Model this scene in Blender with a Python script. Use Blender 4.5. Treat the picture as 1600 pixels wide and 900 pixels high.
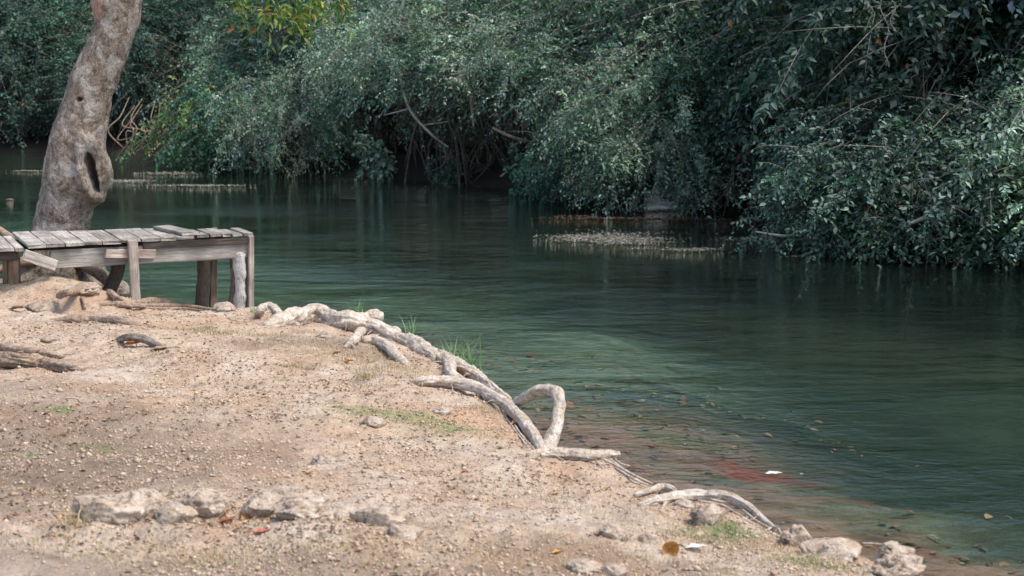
import bpy, math, random
import numpy as np
from mathutils import Vector

sc = bpy.context.scene
C = sc.collection
for o in list(bpy.data.objects):
    bpy.data.objects.remove(o)

# ------------------------------------------------------------------ camera
EYE = 2.4
FPX = 2222.0
PITCH = math.atan(340.0 / FPX)
cd = bpy.data.cameras.new('camera'); cam = bpy.data.objects.new('camera', cd); C.objects.link(cam)
cam.location = (0, 0, EYE); cam.rotation_euler = (math.pi/2 - PITCH, 0, 0)
cd.sensor_width = 36.0; cd.lens = 50.0; cd.clip_start = 0.1; cd.clip_end = 2000
cd.dof.use_dof = True; cd.dof.focus_distance = 12.5; cd.dof.aperture_fstop = 3.4
sc.camera = cam
sc.render.engine = 'CYCLES'
sc.cycles.use_denoising = True
sc.cycles.max_bounces = 7; sc.cycles.diffuse_bounces = 4; sc.cycles.glossy_bounces = 3
sc.cycles.transmission_bounces = 4; sc.cycles.transparent_max_bounces = 10
sc.cycles.volume_bounces = 0
sc.cycles.caustics_reflective = False; sc.cycles.caustics_refractive = False
sc.cycles.sample_clamp_indirect = 6

# ------------------------------------------------------------------ light
SUN_EL, SUN_AZ = math.radians(60), math.radians(112)     # azimuth measured from +Y towards +X
w = bpy.data.worlds.new('World'); sc.world = w; w.use_nodes = True
nt = w.node_tree; nt.nodes.clear()
sky = nt.nodes.new('ShaderNodeTexSky'); sky.sky_type = 'NISHITA'; sky.sun_disc = False
sky.sun_elevation = SUN_EL; sky.sun_rotation = SUN_AZ; sky.dust_density = 2.0; sky.air_density = 1.0
bg = nt.nodes.new('ShaderNodeBackground'); bg.inputs[1].default_value = 0.112
ow = nt.nodes.new('ShaderNodeOutputWorld')
nt.links.new(sky.outputs[0], bg.inputs[0]); nt.links.new(bg.outputs[0], ow.inputs[0])
sd = bpy.data.lights.new('sun', 'SUN'); sun = bpy.data.objects.new('sun', sd); C.objects.link(sun)
sd.energy = 1.5; sd.angle = math.radians(20); sd.color = (1.0, 0.925, 0.81)
sun.rotation_euler = (math.pi/2 - SUN_EL, 0, math.pi - SUN_AZ)
sun.location = (0, 0, 30)
sc.view_settings.view_transform = 'Standard'; sc.view_settings.look = 'None'
sc.view_settings.gamma = 1; sc.view_settings.exposure = 1.36

# ------------------------------------------------------------------ pixel -> place helpers (1600x900 photograph)
def ray(px, py):
    u = (px-800)/FPX; v = (450-py)/FPX
    cp, sp = math.cos(PITCH), math.sin(PITCH)
    return Vector((u, cp + v*sp, -sp + v*cp))
def W(px, py, z=0.0):
    d = ray(px, py); t = (z-EYE)/d.z
    return Vector((0, 0, EYE)) + d*t
def at(px, py, Y):
    d = ray(px, py); return Vector((0, 0, EYE)) + d*(Y/d.y)

# ------------------------------------------------------------------ noise
def _h(ix, iy, iz, s):
    n = (ix.astype(np.int64)*73856093) ^ (iy.astype(np.int64)*19349663) ^ (iz.astype(np.int64)*83492791) ^ (s*2654435761 & 0x7fffffff)
    n = (n ^ (n >> 13)) * 1274126177 & 0x7fffffff
    n = (n ^ (n >> 16)) * 668265263 & 0x7fffffff
    return ((n ^ (n >> 15)) & 0xffff)/65535.0
def vnoise(p, s=0):
    i = np.floor(p).astype(np.int64); f = p - i; f = f*f*(3-2*f)
    r = 0
    for a in (0, 1):
        for b in (0, 1):
            for c in (0, 1):
                wgt = (f[:,0] if a else 1-f[:,0])*(f[:,1] if b else 1-f[:,1])*(f[:,2] if c else 1-f[:,2])
                r = r + wgt*_h(i[:,0]+a, i[:,1]+b, i[:,2]+c, s)
    return r*2-1
def fbm(p, oct=4, s=0, gain=0.5):
    r = 0; a = 1.0; t = 0
    for k in range(oct):
        r = r + a*vnoise(p*(2.03**k)+k*7.3, s+k*13); t += a; a *= gain
    return r/t
def P3(x, y, z=None, k=1.0):
    return np.stack([x*k, y*k, (np.zeros_like(x) if z is None else z*k)], 1)
def nrm(a): return a/np.maximum(np.linalg.norm(a, axis=-1, keepdims=True), 1e-9)

# ------------------------------------------------------------------ mesh helpers
def mesh_np(name, V, F, mats=(), cols=None, smooth=False, midx=None):
    """F: (n,3) or (n,4) int array, or a list of such arrays"""
    me = bpy.data.meshes.new(name)
    Fs = F if isinstance(F, list) else [F]
    V = np.asarray(V, dtype=np.float32)
    me.vertices.add(len(V)); me.vertices.foreach_set('co', V.ravel())
    idx = np.concatenate([f.ravel() for f in Fs]).astype(np.int32)
    tot = np.concatenate([np.full(len(f), f.shape[1]) for f in Fs]).astype(np.int32)
    start = np.concatenate([[0], np.cumsum(tot)[:-1]]).astype(np.int32)
    me.loops.add(len(idx)); me.loops.foreach_set('vertex_index', idx)
    me.polygons.add(len(tot)); me.polygons.foreach_set('loop_start', start)
    me.polygons.foreach_set('loop_total', tot)
    if smooth: me.polygons.foreach_set('use_smooth', np.ones(len(tot), dtype=bool))
    if midx is not None: me.polygons.foreach_set('material_index', np.asarray(midx, dtype=np.int32))
    for m in mats: me.materials.append(m)
    if cols is not None:
        a = me.color_attributes.new('Col', 'FLOAT_COLOR', 'POINT')
        cc = np.ones((len(V), 4), dtype=np.float32); cc[:, :3] = cols
        a.data.foreach_set('color', cc.ravel())
    me.update(calc_edges=True); me.validate()
    return me
def link(name, me, parent=None, kind=None, loc=None):
    o = bpy.data.objects.new(name, me); C.objects.link(o)
    if parent: o.parent = parent
    if kind: o['kind'] = kind
    if loc is not None: o.location = loc
    return o
def tag(o, label, cat, group=None):
    o['label'] = label; o['category'] = cat
    if group: o['group'] = group
    return o
def empty(name, loc=(0,0,0), rz=0):
    o = bpy.data.objects.new(name, None); C.objects.link(o); o.location = loc; o.rotation_euler = (0, 0, rz)
    o.empty_display_size = 0.1
    return o

# ------------------------------------------------------------------ materials
def mat(name):
    m = bpy.data.materials.new(name); m.use_nodes = True
    n = m.node_tree; n.nodes.clear()
    out = n.nodes.new('ShaderNodeOutputMaterial')
    return m, n, out
class NB:
    def __init__(s, n): s.n = n
    def node(s, t, **k):
        x = s.n.nodes.new(t)
        for a, b in k.items(): setattr(x, a, b)
        return x
    def L(s, a, b): s.n.links.new(a, b)
    def coord(s, scale=(1,1,1), rot=(0,0,0), kind='Object'):
        tc = s.node('ShaderNodeTexCoord'); mp = s.node('ShaderNodeMapping')
        mp.inputs['Scale'].default_value = scale; mp.inputs['Rotation'].default_value = rot
        s.L(tc.outputs[kind], mp.inputs[0]); return mp.outputs[0]
    def noise(s, vec, scale, detail=4, rough=0.6, dist=0):
        x = s.node('ShaderNodeTexNoise'); s.L(vec, x.inputs['Vector'])
        x.inputs['Scale'].default_value = scale; x.inputs['Detail'].default_value = detail
        x.inputs['Roughness'].default_value = rough; x.inputs['Distortion'].default_value = dist
        return x.outputs['Fac']
    def ramp(s, fac, stops, interp='LINEAR'):
        x = s.node('ShaderNodeValToRGB'); s.L(fac, x.inputs[0]); x.color_ramp.interpolation = interp
        e = x.color_ramp.elements
        while len(e) < len(stops): e.new(0.5)
        for i, (p, c) in enumerate(stops):
            e[i].position = p; e[i].color = (c[0], c[1], c[2], 1) if not isinstance(c, (int, float)) else (c, c, c, 1)
        return x.outputs[0]
    def mix(s, fac, a, b, mode='MIX'):
        x = s.node('ShaderNodeMix', data_type='RGBA', blend_type=mode)
        for v, i in ((fac, 0), (a, 6), (b, 7)):
            if isinstance(v, (int, float)): x.inputs[i].default_value = v
            elif isinstance(v, tuple): x.inputs[i].default_value = (*v, 1)
            else: s.L(v, x.inputs[i])
        return x.outputs[2]
    def math(s, op, a, b=0.0):
        x = s.node('ShaderNodeMath', operation=op)
        for v, i in ((a, 0), (b, 1)):
            if isinstance(v, (int, float)): x.inputs[i].default_value = v
            else: s.L(v, x.inputs[i])
        return x.outputs[0]
    def bump(s, h, strength=0.5, dist=0.01):
        x = s.node('ShaderNodeBump'); x.inputs['Strength'].default_value = strength
        x.inputs['Distance'].default_value = dist; s.L(h, x.inputs['Height']); return x.outputs[0]
    def princ(s, col, rough=0.8, spec=0.3, normal=None):
        x = s.node('ShaderNodeBsdfPrincipled')
        if isinstance(col, tuple): x.inputs['Base Color'].default_value = (*col, 1)
        else: s.L(col, x.inputs['Base Color'])
        if isinstance(rough, (int, float)): x.inputs['Roughness'].default_value = rough
        else: s.L(rough, x.inputs['Roughness'])
        x.inputs['Specular IOR Level'].default_value = spec
        if normal is not None: s.L(normal, x.inputs['Normal'])
        return x.outputs[0]

def m_ground():
    m, n, out = mat('bank_soil'); b = NB(n)
    v = b.coord()
    att = b.node('ShaderNodeVertexColor', layer_name='Col').outputs[0]
    n1 = b.noise(v, 9, 6, 0.7); n2 = b.noise(v, 55, 5, 0.75); n3 = b.noise(v, 190, 3, 0.7)
    c = b.mix(1.0, att, b.ramp(n1, [(0.3, (0.78, 0.74, 0.72)), (0.5, (1.0, 1.0, 1.0)), (0.7, (1.16, 1.18, 1.2))]), 'MULTIPLY')
    c = b.mix(0.8, c, b.ramp(n2, [(0.28, (0.35, 0.32, 0.31)), (0.42, (0.85, 0.84, 0.82)), (0.55, (1.05, 1.03, 1.0)), (0.72, (1.35, 1.35, 1.36))]), 'MULTIPLY')
    c = b.mix(0.5, c, b.ramp(n3, [(0.3, (0.5, 0.45, 0.42)), (0.5, (1.0, 1.0, 1.0)), (0.7, (1.3, 1.3, 1.3))]), 'MULTIPLY')
    h = b.math('ADD', b.math('MULTIPLY', n2, 1.0), b.math('MULTIPLY', n3, 0.35))
    h = b.math('ADD', h, b.math('MULTIPLY', n1, 1.6))
    b.L(b.princ(c, 0.95, 0.15, b.bump(h, 0.8, 0.02)), out.inputs[0]); return m
def m_attr(name, rough=0.9, spec=0.2, nscale=40, lo=0.6, hi=1.3, bump=0.4, bd=0.004):
    m, n, out = mat(name); b = NB(n); v = b.coord()
    att = b.node('ShaderNodeVertexColor', layer_name='Col').outputs[0]
    n1 = b.noise(v, nscale, 5, 0.7)
    c = b.mix(1.0, att, b.ramp(n1, [(0.3, lo), (0.5, 1.0), (0.7, hi)]), 'MULTIPLY')
    b.L(b.princ(c, rough, spec, b.bump(n1, bump, bd)), out.inputs[0]); return m
def m_leaf(name, trans=0.22, rough=0.5, spec=0.3):
    m, n, out = mat(name); b = NB(n)
    att = b.node('ShaderNodeVertexColor', layer_name='Col').outputs[0]
    p = b.princ(att, rough, spec)
    t = b.node('ShaderNodeBsdfTranslucent'); b.L(b.mix(1.0, att, (0.9, 1.3, 0.6), 'MULTIPLY'), t.inputs[0])
    mx = b.node('ShaderNodeMixShader'); mx.inputs[0].default_value = trans
    b.L(p, mx.inputs[1]); b.L(t.outputs[0], mx.inputs[2]); b.L(mx.outputs[0], out.inputs[0]); return m
def m_bark(name, base, dark, pale, scale=1.0, stretch=(1,1,1), patch=0.5, kind='Object', bd=0.012):
    m, n, out = mat(name); b = NB(n); v = b.coord(kind=kind); vs = b.coord(stretch, kind=kind)
    big = b.noise(v, 3.2*scale, 6, 0.72, 0.4); mid = b.noise(vs, 14*scale, 6, 0.72, 0.6); fine = b.noise(vs, 60*scale, 4, 0.7)
    c = b.mix(b.ramp(mid, [(0.36, 0.0), (0.58, 1.0)]), dark, base)
    c = b.mix(b.math('MULTIPLY', b.ramp(big, [(patch, 0.0), (patch+0.1, 1.0)]), 0.85), c, pale)
    c = b.mix(0.7, c, b.ramp(fine, [(0.32, 0.35), (0.5, 1.0), (0.7, 1.35)]), 'MULTIPLY')
    h = b.math('ADD', mid, b.math('MULTIPLY', fine, 0.4))
    b.L(b.princ(c, 0.88, 0.2, b.bump(h, 0.9, bd)), out.inputs[0]); return m
def m_wood(name, base, dark, scale=1.0):
    """grain runs along local X"""
    m, n, out = mat(name); b = NB(n)
    oi = b.node('ShaderNodeObjectInfo')
    tc = b.node('ShaderNodeTexCoord'); mp = b.node('ShaderNodeMapping'); mp.inputs['Scale'].default_value = (0.9*scale, 14*scale, 14*scale)
    add = b.node('ShaderNodeVectorMath', operation='ADD'); cmb = b.node('ShaderNodeCombineXYZ')
    b.L(b.math('MULTIPLY', oi.outputs['Random'], 37.0), cmb.inputs[0]); b.L(b.math('MULTIPLY', oi.outputs['Random'], 11.0), cmb.inputs[1])
    b.L(tc.outputs['Object'], add.inputs[0]); b.L(cmb.outputs[0], add.inputs[1]); b.L(add.outputs[0], mp.inputs[0])
    g = b.noise(mp.outputs[0], 2.2, 7, 0.7, 0.8); g2 = b.noise(mp.outputs[0], 9, 4, 0.7)
    st = b.noise(add.outputs[0], 3.0, 4, 0.6)
    c = b.mix(b.ramp(g, [(0.36, 0.0), (0.6, 1.0)]), dark, base)
    c = b.mix(b.ramp(st, [(0.4, 0.55), (0.62, 0.0)]), c, tuple(x*0.35 for x in dark))
    c = b.mix(0.6, c, b.ramp(g2, [(0.35, 0.45), (0.5, 1.0), (0.7, 1.25)]), 'MULTIPLY')
    tint = b.ramp(oi.outputs['Random'], [(0.0, 0.8), (1.0, 1.12)])
    c = b.mix(1.0, c, tint, 'MULTIPLY')
    h = b.math('ADD', g, b.math('MULTIPLY', g2, 0.5))
    b.L(b.princ(c, 0.85, 0.25, b.bump(h, 0.8, 0.006)), out.inputs[0]); return m
def m_water():
    m, n, out = mat('river_water'); b = NB(n)
    v1 = b.coord((1.5, 2.3, 1.0), (0, 0, math.radians(-6))); v2 = b.coord((1.8, 2.8, 1.0), (0, 0, math.radians(14)))
    a = b.noise(v1, 1.7, 3, 0.5, 0.5); c = b.noise(v2, 5.5, 3, 0.55, 0.3); d = b.noise(v1, 15, 2, 0.5)
    patch = b.noise(b.coord((0.5, 1.0, 1)), 0.55, 2, 0.5)
    h = b.math('ADD', b.math('MULTIPLY', a, 1.3), b.math('MULTIPLY', c, 0.55))
    h = b.math('ADD', h, b.math('MULTIPLY', b.math('MULTIPLY', d, b.ramp(patch, [(0.35, 0.3), (0.65, 1.0)])), 0.34))
    e = b.noise(b.coord((0.6, 1.5, 1.0), (0, 0, math.radians(-4))), 1.1, 2, 0.5, 0.4)
    h = b.math('ADD', h, b.math('MULTIPLY', e, 0.9))
    calm = b.noise(b.coord((0.22, 0.5, 1.0), (0, 0, .5)), 0.9, 3, 0.6, 0.5)
    h = b.math('MULTIPLY', h, b.ramp(calm, [(0.36, 0.28), (0.6, 1.0)]))
    nb = b.bump(h, 1.0, 0.024)
    fr = b.node('ShaderNodeFresnel'); fr.inputs['IOR'].default_value = 1.333; b.L(nb, fr.inputs['Normal'])
    gl = b.node('ShaderNodeBsdfGlossy'); gl.inputs['Roughness'].default_value = 0.04; b.L(nb, gl.inputs['Normal'])
    tr = b.node('ShaderNodeBsdfTransparent'); tr.inputs[0].default_value = (0.95, 0.98, 0.96, 1)
    df = b.node('ShaderNodeBsdfDiffuse'); df.inputs[0].default_value = (0.065, 0.115, 0.09, 1)
    b.L(nb, df.inputs['Normal'])
    m1 = b.node('ShaderNodeMixShader'); m1.inputs[0].default_value = 0.09
    b.L(tr.outputs[0], m1.inputs[1]); b.L(df.outputs[0], m1.inputs[2])
    m2 = b.node('ShaderNodeMixShader'); b.L(fr.outputs[0], m2.inputs[0]); b.L(m1.outputs[0], m2.inputs[1]); b.L(gl.outputs[0], m2.inputs[2])
    b.L(m2.outputs[0], out.inputs[0])
    va = b.node('ShaderNodeVolumeAbsorption'); va.inputs['Color'].default_value = (0.25, 0.62, 0.52, 1); va.inputs['Density'].default_value = 0.075
    b.L(va.outputs[0], out.inputs['Volume'])
    return m
def m_rock():
    m, n, out = mat('pale_limestone'); b = NB(n); v = b.coord()
    n1 = b.noise(v, 7, 6, 0.7, 0.5); n2 = b.noise(v, 18, 6, 0.75, 0.9); n3 = b.noise(v, 110, 3, 0.7)
    c = b.mix(b.ramp(n1, [(0.35, 0.0), (0.65, 1.0)]), (0.40, 0.29, 0.205), (0.62, 0.53, 0.435))
    c = b.mix(b.math('MULTIPLY', b.ramp(n2, [(0.38, 1.0), (0.48, 0.0)]), 0.85), c, (0.10, 0.085, 0.075))
    c = b.mix(0.6, c, b.ramp(n3, [(0.32, 0.5), (0.5, 1.0), (0.7, 1.25)]), 'MULTIPLY')
    h = b.math('ADD', n2, b.math('MULTIPLY', n3, 0.3))
    b.L(b.princ(c, 0.93, 0.15, b.bump(h, 0.9, 0.02)), out.inputs[0]); return m

M_ROCK_B = m_bark('earthy_stone', (0.42, 0.32, 0.24), (0.24, 0.17, 0.12), (0.50, 0.41, 0.33), 3, (1,1,1), .5)
M_GROUND = m_ground(); M_ROCK = m_rock(); M_WATER = m_water()
M_LEAF = m_leaf('green_leaf'); M_DRY = m_leaf('dry_leaf', 0.12, 0.7, 0.25)
M_LITTER = m_attr('leaf_litter'); M_GRASS = m_leaf('grass_blade', 0.3, 0.5, 0.4)
M_TRUNK = m_bark('trunk_bark', (0.33, 0.265, 0.21), (0.10, 0.072, 0.054), (0.48, 0.44, 0.395), 1.6, (1,1,.7), 0.49, bd=0.05)
M_ROOT = m_bark('bleached_root', (0.62, 0.53, 0.43), (0.33, 0.24, 0.175), (0.70, 0.65, 0.58), 3.2, (1,1,1), 0.50, bd=0.016)
M_ROOT_B = m_bark('brown_root', (0.36, 0.27, 0.20), (0.14, 0.09, 0.065), (0.46, 0.38, 0.31), 2.2, (1,1,1), 0.55, bd=0.006)
M_TWIG = m_bark('grey_twig', (0.20, 0.17, 0.145), (0.10, 0.08, 0.065), (0.28, 0.25, 0.22), 2.0, (1,1,1), 0.5, bd=0.003)
M_STEM = m_bark('dark_stem', (0.085, 0.07, 0.058), (0.04, 0.032, 0.027), (0.13, 0.115, 0.10), 2.0, (1,1,1), 0.5, bd=0.003)
M_TWIG_P = m_bark('pale_twig', (0.40, 0.35, 0.29), (0.22, 0.17, 0.13), (0.50, 0.46, 0.41), 2.0, (1,1,1), 0.45, bd=0.003)
M_W_GREY = m_wood('grey_weathered_board', (0.52, 0.48, 0.42), (0.27, 0.235, 0.20))
M_W_BRN = m_wood('brown_weathered_board', (0.42, 0.32, 0.245), (0.19, 0.13, 0.095))
M_W_DARK = m_wood('dark_stained_timber', (0.13, 0.10, 0.085), (0.05, 0.038, 0.033))
M_W_PALE = m_wood('pale_board', (0.58, 0.50, 0.43), (0.34, 0.26, 0.21))

# ------------------------------------------------------------------ ground: near bank, river bed, far bank
NEAR_PX = [(230,470),(300,480),(360,487),(400,487),(450,492),(520,500),(590,512),(640,538),(690,566),(740,590),(790,632),(830,676),(862,706),
           (930,712),(975,722),(1020,756),(1060,778),(1130,778),(1180,806),(1225,836),(1290,858),(1370,872),(1424,892)]
near = [(-60,15),(-12,15.6),(-7,15.6),(-5.4,15.4),(-4.6,14.95),(-4.15,14.35),(-3.85,13.7)]
near += [tuple(W(x, y, 0.12)[:2]) for x, y in NEAR_PX]
near += [(2.25,6.1),(2.9,4.8),(3.9,2.5),(6,-2),(12,-12),(60,-60)]
near_poly = near + [(60,-300),(-300,-300),(-300,15)]
FAR_PX = [(-160,236),(0,237),(170,239),(300,255),(400,264),(480,264),(560,276),(700,286),(800,298),(900,318),(1050,328),(1150,334),(1210,352),(1300,378),(1420,388),(1600,392),(1800,398)]
far_w = [W(x, y, 0) for x, y in FAR_PX]
FAR_SHORE = [q for q in FAR_PX if q[0] <= 900] + [(985,326),(1003,303),(1020,299),(1060,299),(1074,304),(1088,331)] + [q for q in FAR_PX if q[0] >= 1150]   # with the little inlet
far = [(-80,60),(-40,48)] + [tuple(W(x, y, 0)[:2]) for x, y in FAR_SHORE] + [(14,9),(22,-6),(40,-30),(80,-50)]
far_poly = far + [(300,-50),(300,300),(-300,300),(-300,60)]
def sdf(X, Y, line, poly):
    d = np.full(X.shape, 1e9)
    for (ax, ay), (bx, by) in zip(line[:-1], line[1:]):
        ex, ey = bx-ax, by-ay; L2 = ex*ex+ey*ey
        t = np.clip(((X-ax)*ex+(Y-ay)*ey)/L2, 0, 1)
        d = np.minimum(d, np.hypot(X-ax-t*ex, Y-ay-t*ey))
    ins = np.zeros(X.shape, bool)
    n = len(poly)
    for i in range(n):
        ax, ay = poly[i]; bx, by = poly[(i+1) % n]
        if ay == by: continue
        c = ((ay > Y) != (by > Y)) & (X < (bx-ax)*(Y-ay)/(by-ay)+ax)
        ins ^= c
    return np.where(ins, d, -d)
def smooth(a, lo, hi):
    t = np.clip((a-lo)/(hi-lo), 0, 1); return t*t*(3-2*t)
def interp(s, xs, ys): return np.interp(s, xs, ys)
BLOBS = []   # (x, y, rx, ry, height)
def blob(px, py, z, rx, ry, h):
    p = W(px, py, z); BLOBS.append((p.x, p.y, rx, ry, h))
blob(105, 446, 0.45, 0.55, 0.40, 0.22)
blob(10, 430, 0.5, 0.7, 0.7, 0.12)
blob(75, 480, 0.42, 0.22, 0.12, 0.06)
blob(540, 540, 0.25, 0.55, 0.3, 0.05)
blob(180, 810, 0.42, 0.32, 0.12, 0.03)
blob(300, 810, 0.42, 0.25, 0.12, 0.03)
blob(480, 815, 0.42, 0.4, 0.14, 0.03)
def height(X, Y, detail=True):
    s = sdf(X, Y, near, near_poly); f = sdf(X, Y, far, far_poly)
    wob = fbm(P3(X, Y, k=2.3), 3, 5)*0.06
    wob2 = fbm(P3(X, Y, k=1.1), 4, 6)*1.1*smooth(-s, 0.15, 1.6)
    zn = interp(s+wob*np.clip(s+0.6, 0, 1)+wob2, [-14,-8,-5,-3.2,-1.8,-0.9,-0.35,-0.07,0.0,0.10,0.5,1.2,2.5,5,30], [-1.4,-1.2,-.86,-0.56,-0.32,-.19,-0.12,-0.07,0.09,0.14,0.20,0.29,0.37,0.42,0.6])
    zf = interp(f, [-9,-4,-1.5,0,0.6,3,10,60,300], [-1.5,-1.1,-0.6,-0.02,0.25,0.5,0.8,1.6,4])
    z = np.maximum(zn, zf)
    inland = smooth(s, -0.05, 0.35)
    for bx, by, rx, ry, h in BLOBS:
        z = z + h*np.exp(-((X-bx)/rx)**2 - ((Y-by)/ry)**2)*inland
    az_ = 800+FPX*X/np.maximum(Y, 1); sky_cut = smooth(az_, 975, 1003)*(1-smooth(az_, 1066, 1095))*smooth(Y, 24, 26)      # unseen dip added in the bank so low sky reflects in the inlet
    z = np.where(sky_cut > 0, z*(1-sky_cut)+np.minimum(z, .0842*Y-2.52)*sky_cut, z)
    if detail:
        P = P3(X, Y)
        near_m = smooth(s, -0.02, 0.25)
        z = z + near_m*(fbm(P*1.3, 3, 1)*0.065 + fbm(P*4.5, 4, 2)*0.034 + np.abs(fbm(P*13, 3, 3))*0.026)
        z = z + (1-near_m)*fbm(P*2.1, 4, 4)*0.07*smooth(-s, 0.05, 1.0)*(1-sky_cut)
    return z, s, f
def hz(x, y):
    return float(height(np.array([x], float), np.array([y], float))[0][0])
def G(px, py, guess=0.35):
    """the point of the bank seen at a pixel"""
    z = guess
    for _ in range(6):
        p = W(px, py, z); z = 0.5*z+0.5*max(hz(p.x, p.y), .09)
    p = W(px, py, z); p.z = max(hz(p.x, p.y), .09); return p
def axis(segs):
    out = []
    for a, b, st in segs: out.append(np.arange(a, b-1e-6, st))
    return np.concatenate(out + [[segs[-1][1]]])
xs = axis([(-300,-60,30),(-60,-15,3),(-15,-6,0.4),(-6,-5.2,0.08),(-5.2,3.0,0.022),(3.0,6,0.08),(6,16,0.4),(16,60,3),(60,301,30)])
ys = axis([(-300,-60,30),(-60,0,4),(0,4.4,0.3),(4.4,11,0.022),(11,16,0.035),(16,24,0.16),(24,50,0.4),(50,80,3),(80,301,30)])
XX, YY = np.meshgrid(xs, ys); X = XX.ravel(); Y = YY.ravel()
Z, S, Fd = height(X, Y)
nx, ny = len(xs), len(ys)
ii = np.arange(nx*ny).reshape(ny, nx)
quads = np.stack([ii[:-1,:-1], ii[:-1,1:], ii[1:,1:], ii[1:,:-1]], -1).reshape(-1, 4)
def B(px, py):
    z = -0.2
    for _ in range(10):
        p = W(px, py, z); z = 0.5*z+0.5*float(height(np.array([p.x]), np.array([p.y]), False)[0][0])
    return W(px, py, z)
def patch(px, py, z, rx, ry, seed, soft=0.5, rot=0.0, sc_=3.0):
    p = W(px, py, z) if z > 0 else B(px, py); dx, dy = X-p.x, Y-p.y
    c, s_ = math.cos(rot), math.sin(rot)
    d = np.sqrt(((dx*c+dy*s_)/rx)**2 + ((-dx*s_+dy*c)/ry)**2)
    d = d + (0.45*fbm(P3(X, Y, k=sc_), 4, seed) if z > 0 else 1.1*fbm(P3(X*.7, Y*1.6, k=3.6), 5, seed))
    return 1-smooth(d, 1-soft, 1+soft*0.3)
def blend(col, mask, c): return col*(1-mask[:,None]) + np.array(c)[None]*mask[:,None]
Pn = P3(X, Y)
col = np.tile(np.array([[0.50, 0.385, 0.285]]), (len(X), 1))
t1 = fbm(Pn*0.9, 4, 21); t2 = fbm(Pn*3.1, 4, 22); t3 = fbm(Pn*11, 3, 23)
col = blend(col, smooth(t1, 0.0, 0.45)*0.6, (0.54, 0.45, 0.37))
col = blend(col, smooth(t2, 0.05, 0.5)*0.5, (0.44, 0.27, 0.165))
col = blend(col, smooth(-t2, 0.1, 0.5)*0.35, (0.60, 0.54, 0.475))
col = blend(col, smooth(t3, 0.1, 0.45)*0.4, (0.26, 0.19, 0.145))
# dry brown thatch at the left and along the bottom of the bank
for a in ((60,690,0.4,1.5,1.1,31,.7),(60,600,.42,.7,.4,30,.4),(260,700,.42,.9,.3,29,.35),(150,740,0.4,0.9,0.35,32,.6),(0,780,0.4,0.8,0.4,33,.6),(500,880,0.42,2.4,0.28,34,.55),(1000,880,.3,0.9,0.25,35,.5),(430,545,.25,0.7,0.22,36,.45),(590,560,.2,0.5,0.25,37,.5)):
    px_, py_, z_, rx_, ry_, sd_, k_ = a
    col = blend(col, patch(px_, py_, z_, rx_, ry_, sd_)*k_, (0.225, 0.165, 0.125))
col = blend(col, patch(740,660,0.2,0.35,0.45,38)*0.6, (0.50, 0.315, 0.20))
for a in ((650,655,.25,.42,.20,41),(545,645,.25,.16,.10,42),(720,672,.22,.2,.09,43),(1105,838,.15,.17,.08,44),(1270,880,.12,.17,.07,45),(90,640,.4,.1,.07,46),(150,700,.4,.14,.07,47),(30,715,.4,.12,.08,48),(1160,845,.14,.12,.06,49)):
    col = blend(col, patch(*a, sc_=9.0)*0.62*smooth(t3, -0.45, 0.1), (0.20, 0.27, 0.11))
# wet edge and river bed
bed = np.tile(np.array([[0.175, 0.235, 0.160]]), (len(X), 1))
u1 = fbm(P3(X*0.8, Y*2.2), 4, 51); u2 = fbm(P3(X*2.2, Y*5), 4, 52)
bed = blend(bed, smooth(u1, -0.05, 0.3)*0.6, (0.06, 0.095, 0.065))
bed = blend(bed, np.clip(patch(1450,720,-.8,2.8,2.6,59,.9), 0, 1)*.85, (0.030, 0.052, 0.040))  # dark weed patch at lower right, tree shade painted in with it
bed = blend(bed, smooth(u2, 0.05, 0.4)*0.5*smooth(S, -3.5, -.5), (0.15, 0.13, 0.075))
sh = -S + 1.5*fbm(P3(X*1.0, Y*1.7, k=1.5), 5, 61)
mud = (1-smooth(sh, .5, 2.5))*smooth(-Y, -11.5, -9.5)
bed = blend(bed, mud*.95, (0.33, 0.195, 0.135))
bed = blend(bed, mud*smooth(fbm(P3(X*1.5, Y*3.2, k=1.3), 4, 62), .0, .35)*.85, (0.12, 0.085, 0.055))
bed = blend(bed, mud*smooth(fbm(P3(X*1.5, Y*3.2, k=1.1), 4, 63), .08, .4)*.8, (0.38, 0.25, 0.18))
for a in ((1195,748,-.15,.36,.24,63,1.0,(0.30,0.085,0.045)),(1060,690,-.2,.35,.22,68,.7,(0.13,0.17,0.07)),(930,650,-.2,.5,.3,69,.6,(0.20,0.20,0.09)),(1300,790,-.2,.6,.2,65,.8,(0.30,0.165,0.115)),(1420,855,-.1,.5,.2,66,.9,(0.30,0.15,0.10))):
    px_, py_, z_, rx_, ry_, sd_, k_, c_ = a
    bed = blend(bed, patch(px_, py_, z_, rx_, ry_, sd_)*k_, c_)
bed = blend(bed, smooth(X+.6*fbm(P3(X,Y,k=.6),3,58), .8, 3.2)*smooth(-S, 1.0, 2.2)*.9, (0.024, 0.040, 0.032))  # bed darkened towards the right: weed plus the trees' shade in the colour
edge = smooth(S, -0.5, 0.0)
bed = blend(bed, edge*0.6, (0.20, 0.13, 0.085))
land = smooth(Z + 0.02*fbm(Pn*9, 3, 9), 0.0, 0.06)
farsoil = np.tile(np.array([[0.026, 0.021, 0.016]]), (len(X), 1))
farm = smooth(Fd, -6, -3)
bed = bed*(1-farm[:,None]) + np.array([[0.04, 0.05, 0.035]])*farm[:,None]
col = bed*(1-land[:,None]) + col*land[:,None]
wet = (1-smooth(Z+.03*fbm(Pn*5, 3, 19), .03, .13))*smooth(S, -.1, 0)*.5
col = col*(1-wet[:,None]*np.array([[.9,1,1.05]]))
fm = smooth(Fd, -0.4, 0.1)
col = col*(1-fm[:,None]) + farsoil*fm[:,None]
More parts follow.
